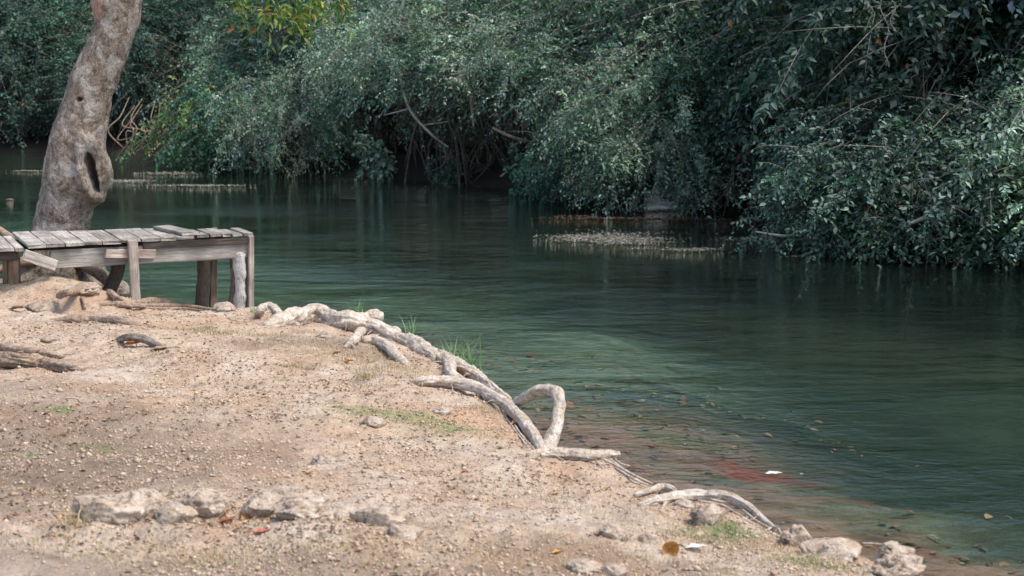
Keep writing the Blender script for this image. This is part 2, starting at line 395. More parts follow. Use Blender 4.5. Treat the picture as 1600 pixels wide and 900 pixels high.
link('ground', mesh_np('ground', np.stack([X, Y, Z], 1), quads, [M_GROUND], np.clip(col, 0.01, 0.8), True), kind='structure')

# ------------------------------------------------------------------ water: one closed body, flat top at z = 0
wx, wy, wz = 290, 290, -3.0
wv = np.array([(-wx,-wy,wz),(wx,-wy,wz),(wx,wy,wz),(-wx,wy,wz),(-wx,-wy,0),(wx,-wy,0),(wx,wy,0),(-wx,wy,0)], float)
wf = np.array([(0,3,2,1),(4,5,6,7),(0,1,5,4),(1,2,6,5),(2,3,7,6),(3,0,4,7)])
link('river_water', mesh_np('river_water', wv, wf, [M_WATER]), kind='structure')

# ------------------------------------------------------------------ tubes
def catmull(pts, n):
    P = np.asarray(pts, float); P = np.vstack([2*P[0]-P[1], P, 2*P[-1]-P[-2]])
    m = len(P)-3; out = []
    ts = np.linspace(0, m, n)
    for t in ts:
        i = min(int(t), m-1); u = t-i
        a, b, c, d = P[i:i+4]
        out.append(0.5*((2*b)+(-a+c)*u+(2*a-5*b+4*c-d)*u*u+(-a+3*b-3*c+d)*u**3))
    return np.array(out)
def tube(pts, rad, n=24, seg=10, rough=0.0, rscale=6.0, seed=0, furrow=0.0, flat=1.0, cap=True):
    """V, F of a tapered tube along a path; pts (k,3), rad (k) or scalar"""
    pts = np.asarray(pts, float); k = len(pts)
    rad = np.full(k, rad, float) if np.isscalar(rad) else np.asarray(rad, float)
    pr = catmull(np.hstack([pts, rad[:,None]]), n) if k > 2 else np.stack([pts[0]+(pts[-1]-pts[0])*t for t in np.linspace(0,1,n)]) 
    if k > 2: p, r = pr[:,:3], np.maximum(pr[:,3], 0.0008)
    else: p, r = pr, np.linspace(rad[0], rad[-1], n)
    T = nrm(np.gradient(p, axis=0))
    ref = np.array([0,0,1.0]) if abs(np.mean(T[:,2])) < 0.8 else np.array([0,1.0,0])
    Nn = np.zeros_like(p); v = ref - T[0]*np.dot(ref, T[0]); v /= np.linalg.norm(v)
    for i in range(n):
        v = v - T[i]*np.dot(v, T[i]); v /= np.linalg.norm(v); Nn[i] = v
    B = np.cross(T, Nn)
    th = np.linspace(0, 2*math.pi, seg, endpoint=False)
    if cap:
        p = np.vstack([p[0]-T[0]*r[0]*0.35, p, p[-1]+T[-1]*r[-1]*0.35]); r2 = np.concatenate([[r[0]*0.45], r, [r[-1]*0.45]])
        Nn = np.vstack([Nn[0], Nn, Nn[-1]]); B = np.vstack([B[0], B, B[-1]]); 
    else: r2 = r
    m = len(p)
    ring = Nn[:,None,:]*np.cos(th)[None,:,None]*flat + B[:,None,:]*np.sin(th)[None,:,None]
    base = p[:,None,:] + ring*r2[:,None,None]
    if rough > 0:
        q = base.reshape(-1,3)
        d = fbm(q*rscale, 3, seed)*rough + fbm(q*rscale*3.5, 3, seed+1)*rough*.55
        if furrow > 0:
            fu = np.sin(np.tile(th, m)*4 + np.repeat(np.arange(m)*seg*0.0011, seg) + fbm(q*rscale*0.4, 2, seed+3)*3) + .6*np.sin(np.tile(th, m)*9 + fbm(q*rscale*0.6, 2, seed+5)*4)
            ar = np.repeat(np.concatenate([[0], np.cumsum(np.linalg.norm(np.diff(p, axis=0), axis=1))]), seg); tt = np.tile(th, m)
            fine = fbm(np.stack([np.cos(tt)*3.1, np.sin(tt)*3.1, ar*7], 1)+seed, 4, seed+8)
            d = d + fu*furrow*.7 - np.abs(fine)*furrow*7.0 + furrow*1.5
        base = p[:,None,:] + ring*(r2[:,None]*(1+d.reshape(m, seg)))[:,:,None]
    V = base.reshape(-1,3)
    a = np.arange(m*seg).reshape(m, seg)
    F = np.stack([a[:-1], np.roll(a[:-1], -1, 1), np.roll(a[1:], -1, 1), a[1:]], -1).reshape(-1,4)
    c0 = len(V); V = np.vstack([V, p[0], p[-1]])
    th_i = np.arange(seg); t0 = np.stack([np.full(seg, c0), (th_i+1) % seg, th_i], 1)
    l0 = (m-1)*seg; t1_ = np.stack([np.full(seg, c0+1), l0+th_i, l0+(th_i+1) % seg], 1)
    return V, [F, np.vstack([t0, t1_])]
class Acc:
    def __init__(s): s.V = []; s.Q = []; s.T = []; s.n = 0; s.c = []
    def add(s, V, F, c=None):
        for f in (F if isinstance(F, list) else [F]):
            (s.Q if f.shape[1] == 4 else s.T).append(f+s.n)
        s.V.append(V); s.n += len(V)
        if c is not None: s.c.append(np.tile(np.array([c]), (len(V), 1)) if np.ndim(c) == 1 else c)
    def mesh(s, name, mats, smooth=True):
        F = []
        if s.Q: F.append(np.vstack(s.Q))
        if s.T: F.append(np.vstack(s.T))
        return mesh_np(name, np.vstack(s.V), F, mats, np.vstack(s.c) if s.c else None, smooth)

# ------------------------------------------------------------------ leaves
LEAF4 = (np.array([(0,0,0),(0.45,0.5,0.10),(1,0,-0.05),(0.45,-0.5,0.10)]), np.array([(0,1,2),(0,2,3)]))
LEAF6 = (np.array([(0,0,0),(0.28,0.42,0.10),(0.65,0.40,0.08),(1,0,-0.12),(0.65,-0.40,0.08),(0.28,-0.42,0.10),(0.5,0,0.0)]),
         np.array([(0,6,1),(1,6,2),(2,6,3),(0,5,6),(5,4,6),(4,3,6)]))
def leaves(O, U, Nn, L, asp, shape=LEAF4):
    """O,U,N (n,3); L (n) length; asp width/length -> V,F ; U and N made orthogonal"""
    U = nrm(U); Nn = nrm(Nn - U*np.sum(Nn*U, 1, keepdims=True)); Vv = np.cross(Nn, U)
    sv, sf = shape; k = len(sv)
    asp = asp if np.ndim(asp) else np.full(len(O), asp)
    V = O[:,None,:] + L[:,None,None]*(sv[None,:,0,None]*U[:,None,:] + sv[None,:,1,None]*asp[:,None,None]*Vv[:,None,:] + sv[None,:,2,None]*Nn[:,None,:])
    F = sf[None] + (np.arange(len(O))*k)[:,None,None]
    return V.reshape(-1,3), F.reshape(-1, sf.shape[1]), k

PAL = {   # linear leaf colours: a few per kind
 'grey':   [(0.215,0.295,0.230),(0.140,0.210,0.160),(0.320,0.395,0.320),(0.062,0.112,0.082)],
 'deep':   [(0.045,0.110,0.076),(0.062,0.135,0.095),(0.095,0.170,0.130),(0.030,0.078,0.054)],
 'dark':   [(0.040,0.080,0.062),(0.055,0.098,0.078),(0.030,0.065,0.050),(0.095,0.140,0.115)],
 'canopy': [(0.100,0.190,0.110),(0.070,0.150,0.085),(0.150,0.230,0.130),(0.055,0.115,0.070)],
 'slate':  [(0.105,0.160,0.130),(0.070,0.115,0.092),(0.165,0.225,0.185),(0.042,0.078,0.060)],
 'yellow': [(0.140,0.250,0.080),(0.080,0.200,0.095),(0.230,0.260,0.080),(0.060,0.150,0.080)],
}
def spray_leaves(rng, start, dirs, length, nleaf, lsize, asp, droop, pal, shape=LEAF4, upbias=0.9, clump_tint=None, accent=0.004):
    n = len(start); t = np.linspace(0.08, 1.0, nleaf)[None,:] + rng.normal(0, 0.02, (n, nleaf))
    Ls = length[:,None]
    pos = start[:,None,:] + dirs[:,None,:]*(Ls*t)[:,:,None]
    pos[:,:,2] -= (droop[:,None]*t*t*Ls)
    tang = dirs[:,None,:] + np.zeros((n, nleaf, 1)); tang[:,:,2] = tang[:,:,2] - 2*droop[:,None]*t
    tang = nrm(tang)
    up = nrm(np.array([0,0,1.0])[None,None,:]*upbias + rng.normal(0, 0.42, (n, nleaf, 3)))
    side = nrm(np.cross(tang, up)); sgn = np.where(np.arange(nleaf) % 2 == 0, 1.0, -1.0)[None,:,None]
    ax = nrm(side*sgn*0.8 + tang*0.55 + rng.normal(0, 0.22, (n, nleaf, 3)) + np.array([0,0,-0.18]))
    nn = nrm(up + rng.normal(0, 0.25, (n, nleaf, 3)))
    O = pos.reshape(-1,3); U = ax.reshape(-1,3); N_ = nn.reshape(-1,3)
    L = (lsize*rng.uniform(0.6, 1.25, n*nleaf))*np.repeat(rng.uniform(0.8, 1.2, n), nleaf)
    V, F, k = leaves(O, U, N_, L, asp*rng.uniform(0.8, 1.2, len(O)), shape)
    pal = np.array(pal); 
    ci = rng.choice(len(pal), n, p=None)
    c = pal[ci][:,None,:]*np.ones((1, nleaf, 1))
    mixc = pal[rng.integers(0, len(pal), (n, nleaf))]
    c = (c*0.6 + mixc*0.4)*rng.uniform(0.75, 1.3, (n, nleaf, 1))
    if clump_tint is not None: c = c*clump_tint[:,None,:]
    c = c.reshape(-1,3)
    acc_ = rng.random(len(c)) < accent
    c[acc_] = np.array([0.36, 0.13, 0.05])*rng.uniform(0.7, 1.2, (acc_.sum(), 1))
    return V, F, np.repeat(c, k, 0), pos
def shrub_meshes(seed, rx=1.7, ry=1.6, h=2.6, lift=0.0, clumps=120, sprays=11, nleaf=12, lsize=0.075, asp=0.5, kind='grey',
                 droop=0.35, slen=0.55, shape=LEAF4, hang=0, inner=0.6, accent=0.004, arches=12):
    clumps = int(clumps*.56); sprays = int(sprays*1.6)
    rng = np.random.default_rng(seed)
    # clump centres over a lumpy dome
    d = nrm(rng.normal(0, 1, (clumps, 3))); d[:,2] = np.abs(d[:,2])*1.0 - 0.36
    d = nrm(d)
    rr = rng.uniform(inner, 1.0, clumps)**0.6
    lump = 1 + 0.5*fbm(d*1.9+seed, 3, seed)
    cz = (h-lift)
    cen = np.stack([d[:,0]*rx*rr*lump, d[:,1]*ry*rr*lump, lift + cz*0.30 + d[:,2]*cz*0.66*rr*lump], 1)
    cen[:,2] = np.maximum(cen[:,2], lift+0.06+0.25*rng.random(clumps))
    out = nrm(cen - np.array([0,0,lift+cz*0.25]))
    n = clumps*sprays
    ci = np.repeat(np.arange(clumps), sprays)
    csz = rng.uniform(0.75, 1.5, clumps)
    start = cen[ci] + rng.normal(0, 0.19, (n,3))*csz[ci][:,None]
    dirs = nrm(out[ci]*0.75 + rng.normal(0, 0.6, (n,3)) + np.array([0,0,0.15]))
    length = slen*rng.uniform(0.55, 1.25, n)*csz[ci]
    tint = (rng.uniform(0.42, 1.85, (clumps,1))*(1+rng.normal(0, 0.08, (clumps,3))))[ci]
    V, F, c, pos = spray_leaves(rng, start, dirs, length, nleaf, lsize, asp, droop*rng.uniform(0.3,1.6,n), PAL[kind], shape, clump_tint=tint, accent=accent)
    A = Acc(); A.add(V, F, c)
    if hang:   # leafy runners hanging off the rim
        a = rng.uniform(0, 2*math.pi, hang); st = np.stack([np.cos(a)*rx*rng.uniform(.75,1.05,hang), np.sin(a)*ry*rng.uniform(.75,1.05,hang), lift+cz*rng.uniform(.15,.45,hang)], 1)
        dr = nrm(np.stack([np.cos(a)*0.35, np.sin(a)*0.35, -np.ones(hang)*0.55], 1)+rng.normal(0,.15,(hang,3)))
        V, F, c, _ = spray_leaves(rng, st, dr, rng.uniform(.5,1.0,hang), 16, lsize*1.25, asp*1.1, np.full(hang,.35), PAL['deep'], shape, accent=0.0)
        A.add(V, F, c)
    T = Acc()
    # arching boughs with side sprays, drooping beyond the rim
    for j in range(arches):
        a = rng.uniform(0, 2*math.pi); rs = rng.uniform(.45,.8); hh_ = lift+cz*rng.uniform(.35,.85)
        p0 = np.array([math.cos(a)*rx*rs, math.sin(a)*ry*rs, hh_]); ou = np.array([math.cos(a+rng.normal(0,.4)), math.sin(a+rng.normal(0,.4)), 0])
        Lb = rng.uniform(.9, 1.7); t = np.linspace(0, 1, 12)[:,None]
        pp = p0 + ou*Lb*t + np.array([0,0,1])*(rng.uniform(.1,.45)*t - rng.uniform(.5,1.1)*t*t)*Lb
        pp[:,2] = np.maximum(pp[:,2], .03+lift*.55)
        V, F = tube(pp, np.linspace(.014,.004,12), 20, 4, cap=False); T.add(V, F)
        tg = nrm(np.gradient(pp, axis=0)); stt = np.repeat(pp[3:], 4, 0); dr = nrm(np.repeat(tg[3:], 4, 0)*.7+rng.normal(0,.5,(len(stt),3))+np.array([0,0,-.05]))
        V, F, c, _ = spray_leaves(rng, stt, dr, rng.uniform(.15,.4,len(stt)), 8, lsize*1.05, asp, np.full(len(stt),.4), PAL[kind], shape, clump_tint=np.full((len(stt),3), rng.uniform(.9,1.35)), accent=accent)
        A.add(V, F, c)
    fol = A.mesh('foliage', [M_LEAF], False)
    # twigs: sprays' axes (thin) and boughs from the base
    pick = rng.choice(n, min(n, 260), replace=False)
    for j in pick:
        p0 = start[j]; e = pos[j][-1]; mdl = pos[j][nleaf//2]
        if rng.random() < 0.3: e = e + (e-p0)*0.6
        V, F = tube([p0-(e-p0)*0.3, mdl, e], [0.008, 0.006, 0.003], 5, 3, cap=False); T.add(V, F)
    tw = T.mesh('twigs', [M_TWIG])
    S_ = []
    ns = 7
    for j in range(ns):
        cj = cen[rng.integers(0, clumps)]; b0 = np.array([rng.normal(0,.22*rx), rng.normal(0,.22*ry), -1.5])
        md = b0*0.5+cj*0.5 + np.array([0,0,0.25*h]) + rng.normal(0,.12,3)
        Acx = Acc(); V, F = tube([b0, np.array([b0[0], b0[1], .1])+np.array([rng.normal(0,.2), rng.normal(0,.2), 0]), (md+np.array([b0[0],b0[1],.1]))/2+rng.normal(0,.16,3), md, cj, cj+(cj-md)*0.35], [0.035,.028,.022,.018,.010,.005], 22, 5, 0.2, 5, j); Acx.add(V, F)
        for q in range(3):
            c2 = cen[rng.integers(0, clumps)]; c2 = md*0.45+c2*0.55
            V, F = tube([md, (md+c2)/2+rng.normal(0,.12,3), c2], [.013,.009,.005], 8, 4, cap=False); Acx.add(V, F)
        S_.append(Acx.mesh('stem', [M_STEM]))
    return fol, tw, S_
PROTO = {}
def proto(key, **k):
    if key not in PROTO: PROTO[key] = shrub_meshes(**k)
    return PROTO[key]
KINDS = {
 'thicket_a': dict(seed=11, kind='grey', clumps=130, sprays=12, nleaf=14, lsize=0.085, asp=0.42, rx=1.8, ry=1.6, h=2.7),
 'thicket_b': dict(seed=12, kind='grey', clumps=140, sprays=12, nleaf=14, lsize=0.082, asp=0.45, rx=1.9, ry=1.7, h=2.9, droop=0.55, lift=0.1),
 'thicket_up': dict(seed=13, kind='grey', clumps=120, sprays=12, nleaf=14, lsize=0.082, asp=0.42, rx=1.9, ry=1.8, h=3.3, lift=1.05, droop=0.5, hang=5),
 'creeper': dict(seed=14, kind='deep', clumps=110, sprays=10, nleaf=11, lsize=0.10, asp=0.6, rx=1.6, ry=1.5, h=2.6, shape=LEAF6, droop=0.7, hang=26),
 'creeper_up': dict(seed=15, kind='deep', clumps=110, sprays=10, nleaf=11, lsize=0.092, asp=0.55, rx=1.8, ry=1.7, h=3.4, lift=0.9, shape=LEAF6, droop=0.6, hang=18),
 'dark': dict(seed=16, kind='dark', clumps=120, sprays=10, nleaf=10, lsize=0.105, asp=0.45, rx=2.0, ry=1.9, h=3.6, lift=0.5, shape=LEAF6, droop=0.6, inner=0.3, hang=6),
 'slate_a': dict(seed=31, kind='slate', clumps=130, sprays=12, nleaf=13, lsize=0.085, asp=0.5, rx=1.9, ry=1.6, h=2.7, droop=0.5, hang=8, shape=LEAF6),
 'dark_fine': dict(seed=17, kind='dark', clumps=150, sprays=12, nleaf=13, lsize=0.095, asp=0.5, rx=2.0, ry=1.9, h=3.6, lift=0.3, droop=0.5),
 'yellow': dict(seed=18, kind='yellow', clumps=90, sprays=11, nleaf=12, lsize=0.09, asp=0.5, rx=1.3, ry=1.2, h=2.0, accent=0.03),
 'tall_c': dict(seed=22, kind='canopy', clumps=230, sprays=12, nleaf=12, lsize=0.11, asp=0.5, rx=2.9, ry=2.7, h=7.0, lift=0.8, droop=0.4, slen=0.75, inner=0.35, arches=20),
 'tall_a': dict(seed=19, kind='dark', clumps=210, sprays=12, nleaf=12, lsize=0.11, asp=0.5, rx=2.9, ry=2.7, h=7.5, lift=0.8, droop=0.4, slen=0.75, inner=0.35),
 'tall_b': dict(seed=20, kind='grey', clumps=210, sprays=12, nleaf=12, lsize=0.10, asp=0.45, rx=3.0, ry=2.8, h=8.5, lift=0.8, droop=0.5, slen=0.8, inner=0.35),
}
def plant(name, kind, loc, s, rz, label, cat, group=None, stems=True):
    fol, tw, S_ = proto(kind, **KINDS[kind])
    r = empty(name, loc, rz); r.scale = s
    tag(r, label, cat, group)
    link('foliage', fol, r, 'stuff'); link('twigs', tw, r, 'stuff')
    if stems:
        for m in S_: link('stem', m, r)
    return r
rnd = random.Random(5)
# (px, py) = where the shrub meets the water; inland offset; kind; scale; label
FRONT = [
 (-70,236,1.2,'dark',(1.1,1.1,1.1),'dark leafy shrub at the far left edge over the water'),
 (25,236,1.5,'dark',(1.0,1.0,1.0),'dark large-leaved shrub left of the leaning trunk'),
 (115,237,1.6,'dark_fine',(1.0,1.0,1.0),'dark shrub hidden behind the leaning trunk'),
 (215,239,2.2,'dark',(0.8,0.9,1.15),'dark overhanging shrub just right of the leaning trunk with bare roots below'),
 (345,264,0.9,'creeper',(0.75,0.8,0.9),'rounded green shrub reaching the water right of the reddish roots'),
 (305,260,0.5,'yellow',(0.8,0.8,1.05),'small yellow-green shrub behind the reddish roots on the far bank'),
 (418,272,0.8,'thicket_a',(0.68,0.75,0.95),'grey-green dense shrub trailing in the water left of the first dark hollow'),
 (520,272,1.7,'thicket_up',(1.0,1.0,1.05),'raised shrub above the first dark hollow, behind the bare forked branch'),
 (620,286,1.0,'thicket_up',(0.95,0.95,1.0),'pale grey-green mounded shrub with leaf strings hanging to the water'),
 (690,292,1.5,'thicket_up',(1.1,1.0,1.0),'grey shrub arching over the wide dark hollow at mid bank'),
 (775,300,1.6,'thicket_up',(1.0,1.0,0.95),'thin-leaved shrub over bare tangled twigs in the wide hollow'),
 (838,318,0.9,'creeper',(0.42,0.5,0.6),'small glossy green creeper dipping into the water right of the wide hollow'),
 (915,330,1.2,'thicket_a',(0.75,0.85,0.9),'grey-green shrub above the rusty line of floating litter'),
 (985,335,1.3,'thicket_b',(0.8,0.9,0.95),'grey-green shrub above the middle of the rusty litter line'),
 (1068,336,1.4,'creeper_up',(0.62,0.7,0.85),'green creeper curtain hanging over the right end of the rusty litter line'),
 (1158,345,1.9,'thicket_up',(0.95,1.0,0.95),'dark shrub over the deep hollow right of centre'),
 (1285,378,0.9,'creeper',(0.45,0.55,0.6),'leafy shrub with broad grey leaves right of the deep hollow'),
 (1375,402,1.0,'slate_a',(0.82,0.9,0.78),'low spreading shrub touching the water beside the floating twigs'),
 (1430,404,1.3,'slate_a',(1.0,0.95,0.8),'bulging grey-green shrub with a long bare bough across it'),
 (1540,408,1.5,'slate_a',(1.05,1.0,0.85),'dense shrub at the right edge of the photo by the water'),
 (1660,414,1.3,'thicket_a',(1.1,1.0,0.95),'shrub overhanging the water just past the right edge'),
 (1790,420,1.3,'thicket_b',(1.1,1.0,1.0),'last shrub of the far bank, beyond the right edge'),
]
def inland(px, py, d):
    p = W(px, py, 0)
    q = W(px+40, py + (1 if px < 200 else 4), 0)
    # inland is to the left of the line's travel
    line = np.array([a[:2] for a in far_w]); i = int(np.argmin(np.hypot(line[:,0]-p.x, line[:,1]-p.y)))
    i0, i1 = max(i-1, 0), min(i+1, len(line)-1)
    t = line[i1]-line[i0]; t = t/np.hypot(*t)
    n = np.array([-t[1], t[0]])
    if n[1] < 0: n = -n
    return p.x+n[0]*d, p.y+n[1]*d
for k, (px, py, d, kind, s, lab) in enumerate(FRONT):
    x, y = inland(px, py, d)
    plant('riverbank_shrub', kind, (x, y, {'thicket_up': .75, 'creeper_up': .3}.get(kind, .05)), s, rnd.uniform(0, 6.28), lab, 'shrub', 'shrubs along the far bank')
LAND = {-70:'the far left edge',25:'the bank left of the leaning trunk',115:'the leaning trunk',215:'the tangle of reddish stems',352:'the rounded green shrub at the water',318:'the small yellow-green shrub',430:'the shrub left of the first dark hollow',
 520:'the bare forked branch',620:'the pale mounded shrub',690:'the left half of the wide hollow',775:'the right half of the wide hollow',832:'the small glossy creeper',905:'the left end of the rusty litter line',985:'the middle of the rusty litter line',
 1075:'the green creeper curtain',1165:'the deep hollow right of centre',1265:'the broad grey-leaved shrub',1340:'the low spreading shrub beside the floating twigs',1430:'the shrub crossed by the long bough',1540:'the dense shrub at the right edge',1660:'the last shrubs in view at the right',1790:'the shrubs past the right edge'}
USED = set()
def near_land(px, pre):
    for d in sorted(LAND, key=lambda a: abs(a-px)):
        t = pre + LAND[d]
        if t not in USED: USED.add(t); return t
def sector(px):
    return ('behind the leaning trunk' if px < 230 else 'behind the far dark hollow left of centre' if px < 560 else 'above the wide hollow at mid bank' if px < 860
            else 'above the white sky reflection' if px < 1180 else 'on the dark right side of the bank')
x, y = inland(588, 285, 0.1)
PROTO['string'] = None
def leaf_string(px, y0, y1, n, spread, lsize, pal, label, seed, dY=-.3):
    r0 = np.random.default_rng(seed); Yv = W(px, float(np.interp(px, [a for a, b in FAR_PX], [b for a, b in FAR_PX])), 0).y + dY
    a = np.array(at(px, y0, Yv)); o = empty('hanging_creeper', tuple(a)); tag(o, label, 'creeper', 'leafy strings hanging to the water')
    A = Acc(); T = Acc()
    for i in range(n):
        b = np.array(at(px+r0.normal(0,spread), y1-abs(r0.normal(0,.12))*(y1-y0), Yv-r0.uniform(0,.3))); m = (a+b)/2+r0.normal(0,.12,3); st = a+r0.normal(0,.18,3)
        p = catmull([st, m, b], 26); V, F = tube(p, .005, 26, 3, cap=False); T.add(V-a[None], F)
        tg = nrm(np.gradient(p, axis=0)); q = np.repeat(p, 2, 0)
        V, F, c, _ = spray_leaves(r0, q, nrm(np.repeat(tg,2,0)+r0.normal(0,.7,(len(q),3))), r0.uniform(.05,.16,len(q)), 3, lsize, .62, np.full(len(q),.3), PAL[pal], LEAF6); A.add(V-a[None], F, c)
    link('vine_leaves', A.mesh('vine_leaves', [M_LEAF], False), o, 'stuff'); link('vine_stems', T.mesh('vine_stems', [M_TWIG]), o, 'stuff')
leaf_string(583, 215, 292, 7, 12, .12, 'grey', 'pale leaf string touching the water at the left end of the wide hollow', 1)
leaf_string(690, 250, 300, 6, 10, .08, 'slate', 'thin drooping string in the middle of the wide hollow', 2)
leaf_string(818, 250, 324, 10, 16, .11, 'deep', 'thick glossy green string dipping in at the right end of the wide hollow', 3)
leaf_string(1066, 170, 322, 10, 16, .12, 'grey', 'long curtain of broad pale leaves left of the deep hollow', 4)
leaf_string(1140, 160, 240, 9, 22, .11, 'slate', 'short leafy string hanging over the deep hollow', 5)
leaf_string(380, 235, 280, 8, 14, .12, 'deep', 'green leafy string by the water left of the first dark hollow', 6)
leaf_string(1215, 270, 372, 9, 14, .11, 'grey', 'leafy string at the right side of the deep hollow', 7)
SEC = [(-120,236),(-20,236),(75,236),(170,238),(265,255),(355,262),(440,268),(530,274),(620,285),(710,292),(800,302),(890,318),(975,328),(1060,332),(1145,340),(1225,360),(1310,384),(1400,390),(1500,394),(1600,396),(1710,400),(1830,402)]
for k, (px, py) in enumerate(SEC):
    right = px > 1100
    x, y = inland(px, py, 3.5 if not right else 3.0)
    kind = ['thicket_b','dark_fine','thicket_a','creeper_up'][k % 4] if not (right or px < 250) else ['dark_fine','dark','creeper_up','dark_fine'][k % 4]
    hol = 450 < px < 820 or 1080 < px < 1250
    if hol: kind = 'thicket_up' if px < 1000 else 'creeper_up'
    z = 0.9
    sc_ = 1.25 if not right else 1.3
    plant('understory_shrub', kind, (x, y, z+(.75 if hol else 0)), (sc_, sc_, 1.22 if not right else 1.35), rnd.uniform(0,6.28), near_land(px, 'second-row shrub directly behind '), 'shrub', 'second row of shrubs on the far bank', stems=(k % 2 == 0))
for k, px in enumerate([-160,-20,110,240,370,500,630,760,890,1010,1130,1250,1370,1500,1640,1790]):
    py = float(np.interp(px, [a for a, b in SEC], [b for a, b in SEC]))
    x, y = inland(px, py, 6.2)
    kind = ['tall_b','tall_c'][k % 2] if 300 < px < 1100 else 'tall_a'
    low = 0.7 if 300 < px < 1100 else 1.0
    plant('riverside_tree', kind, (x, y, 0.6), (1.05, 1.05, low*rnd.uniform(0.85,1.0)), rnd.uniform(0,6.28), near_land(px, 'tall bushy tree rising above '), 'tree', 'trees behind the far bank')
for k, px in enumerate([-300,-120,80,280,480,680,880,1080,1280,1480,1720]):
    py = float(np.interp(px, [a for a, b in SEC], [b for a, b in SEC]))
    x, y = inland(px, py, 11.5)
    plant('back_tree', ['tall_c','tall_b'][k % 2] if 200 < px < 1100 else 'tall_a', (x, y, 1.3), (1.5, 1.5, (.6 if 300 < px < 1100 else 1.0)*rnd.uniform(1.15,1.4)), rnd.uniform(0,6.28), near_land(px, 'hindmost tree, far behind '), 'tree', 'back row of trees', stems=False)

# ------------------------------------------------------------------ leaning tree on the bank
TD = 14.35
TR = [(-90,150,236,1.9),(-40,148,228,0),(0,146,222,0),(30,150,218,0),(75,135,203,0),(120,113,184,0),(170,95,172,0),(210,82,166,0),(240,74,165,0),(275,67,166,0),(305,62,152,0),(340,56,140,0),(362,50,138,0),(395,44,146,0),(425,34,160,0),(440,20,175,0)]
tp = []; trd = []
for py, xl, xr, _ in reversed(TR):
    c = at((xl+xr)/2, py, TD); tp.append(list(c)); trd.append((xr-xl)/2*TD/FPX*0.95)
tp = [[tp[0][0], tp[0][1], tp[0][2]-0.12]]+tp; trd = [trd[0]*1.15]+trd
# above the frame
top = np.array(tp[-1]); tp += [list(top+np.array([0.15,0.2,0.7])), list(top+np.array([0.45,0.35,1.6])), list(top+np.array([0.5,0.6,2.7]))]; trd += [0.27,0.22,0.14]
NT, NS = 420, 150
V, F = tube(tp, trd, NT, NS, 0.0)
V = V.copy(); body = V[:-2]; path = catmull(np.hstack([np.array(tp), np.array(trd)[:,None]]), NT)
P2 = np.vstack([path[0], path, path[-1]]); cen = np.repeat(P2[:,:3], NS, 0); rads = np.repeat(P2[:,3], NS)
rel = body-cen; ru = nrm(rel)
dd = fbm(body*2.2, 4, 71)*0.07 + fbm(body*7, 4, 72)*0.06 - np.abs(fbm(body*np.array([14,14,8]), 4, 73))*0.09+.02
dd += 0.05*np.sin(body[:,2]*9+fbm(body*2, 2, 74)*4)*0.5
# root flare lobes
th = np.arctan2(rel[:,1], rel[:,0]); low = np.clip((1.15-body[:,2])/0.9, 0, 1)
dd += low**1.5*0.28*np.maximum(0, np.sin(th*5+1.2))
# the hollow: cleft on the right half of the face towards the camera
hc = np.array(at(140, 268, TD-0.2)); 
vx = (body[:,0]-hc[0]+0.10*(body[:,2]-hc[2])); vz = body[:,2]-hc[2]
front = (rel[:,1] < 0.02)
e = np.sqrt((vx/0.040)**2+(vz/0.21)**2) + .12*fbm(body*14, 2, 79)
rim = np.exp(-((np.sqrt((vx/0.085)**2+(vz/0.30)**2)-1.0)/0.38)**2)
disp = rads*dd + np.where(front, rim*0.075, 0)
new = cen + ru*(np.linalg.norm(rel, axis=1)+disp)[:,None]
cav = np.where(front, 1-smooth(e, .72, 1.05), 0)*0.42
new[:,1] += cav
# small knot hole higher up
kc = np.array(at(125, 155, TD-0.2)); ek = np.sqrt(((body[:,0]-kc[0])/0.03)**2+((body[:,2]-kc[2])/0.022)**2)
new[:,1] += np.where(front, np.clip(1.2-ek, 0, 1), 0)*0.10
V[:-2] = new
tree = empty('leaning_tree', (float(tp[1][0]), TD, 0.45)); tag(tree, 'leaning grey-barked tree with a slit hollow, standing behind the wooden dock', 'tree')
def child(name, me, parent, kind=None):
    o = link(name, me, parent, kind); o.matrix_parent_inverse = parent.matrix_world.inverted() if False else o.matrix_parent_inverse
    return o
def offset(V, o): return np.asarray(V) - np.array([[o.location.x, o.location.y, o.location.z]])
trunk = link('trunk', mesh_np('trunk', offset(V, tree), F, [M_TRUNK], None, True), tree)
M_SAL = m_bark('salmon_bark', (0.38, 0.26, 0.20), (0.22, 0.14, 0.105), (0.44, 0.35, 0.29), 1.5, (1,1,1), 0.55)
a0 = np.array(at(165,40,TD-0.02)); a1 = np.array(at(157,8,TD-0.13)); a2 = np.array(at(148,-60,TD-0.15)); a3 = a2+np.array([-0.5,-0.1,0.7])
V2, F2 = tube([a0+np.array([0.06,0.06,-.1]), a0, a1, a2, a3], [0.05,0.08,0.085,0.085,0.05], 40, 24, 0.12, 8, 77)
link('limb', mesh_np('limb', offset(V2, tree), F2, [M_SAL], None, True), tree)
rng = np.random.default_rng(3)
for j, (dx, dy, dz) in enumerate([(-1.4,0.3,1.5),(1.6,1.0,1.2),(0.6,1.8,1.6),(2.4,3.2,-0.2)]):
    b = np.array(tp[-1])+np.array([0,0,-.5]); e_ = b+np.array([dx,dy,dz])
    V2, F2 = tube([b, (b+e_)/2+np.array([0,0,.3]), e_], [0.11,0.07,0.03], 20, 8, 0.15, 5, j)
    link('limb', mesh_np('limb', offset(V2, tree), F2, [M_TRUNK], None, True), tree)
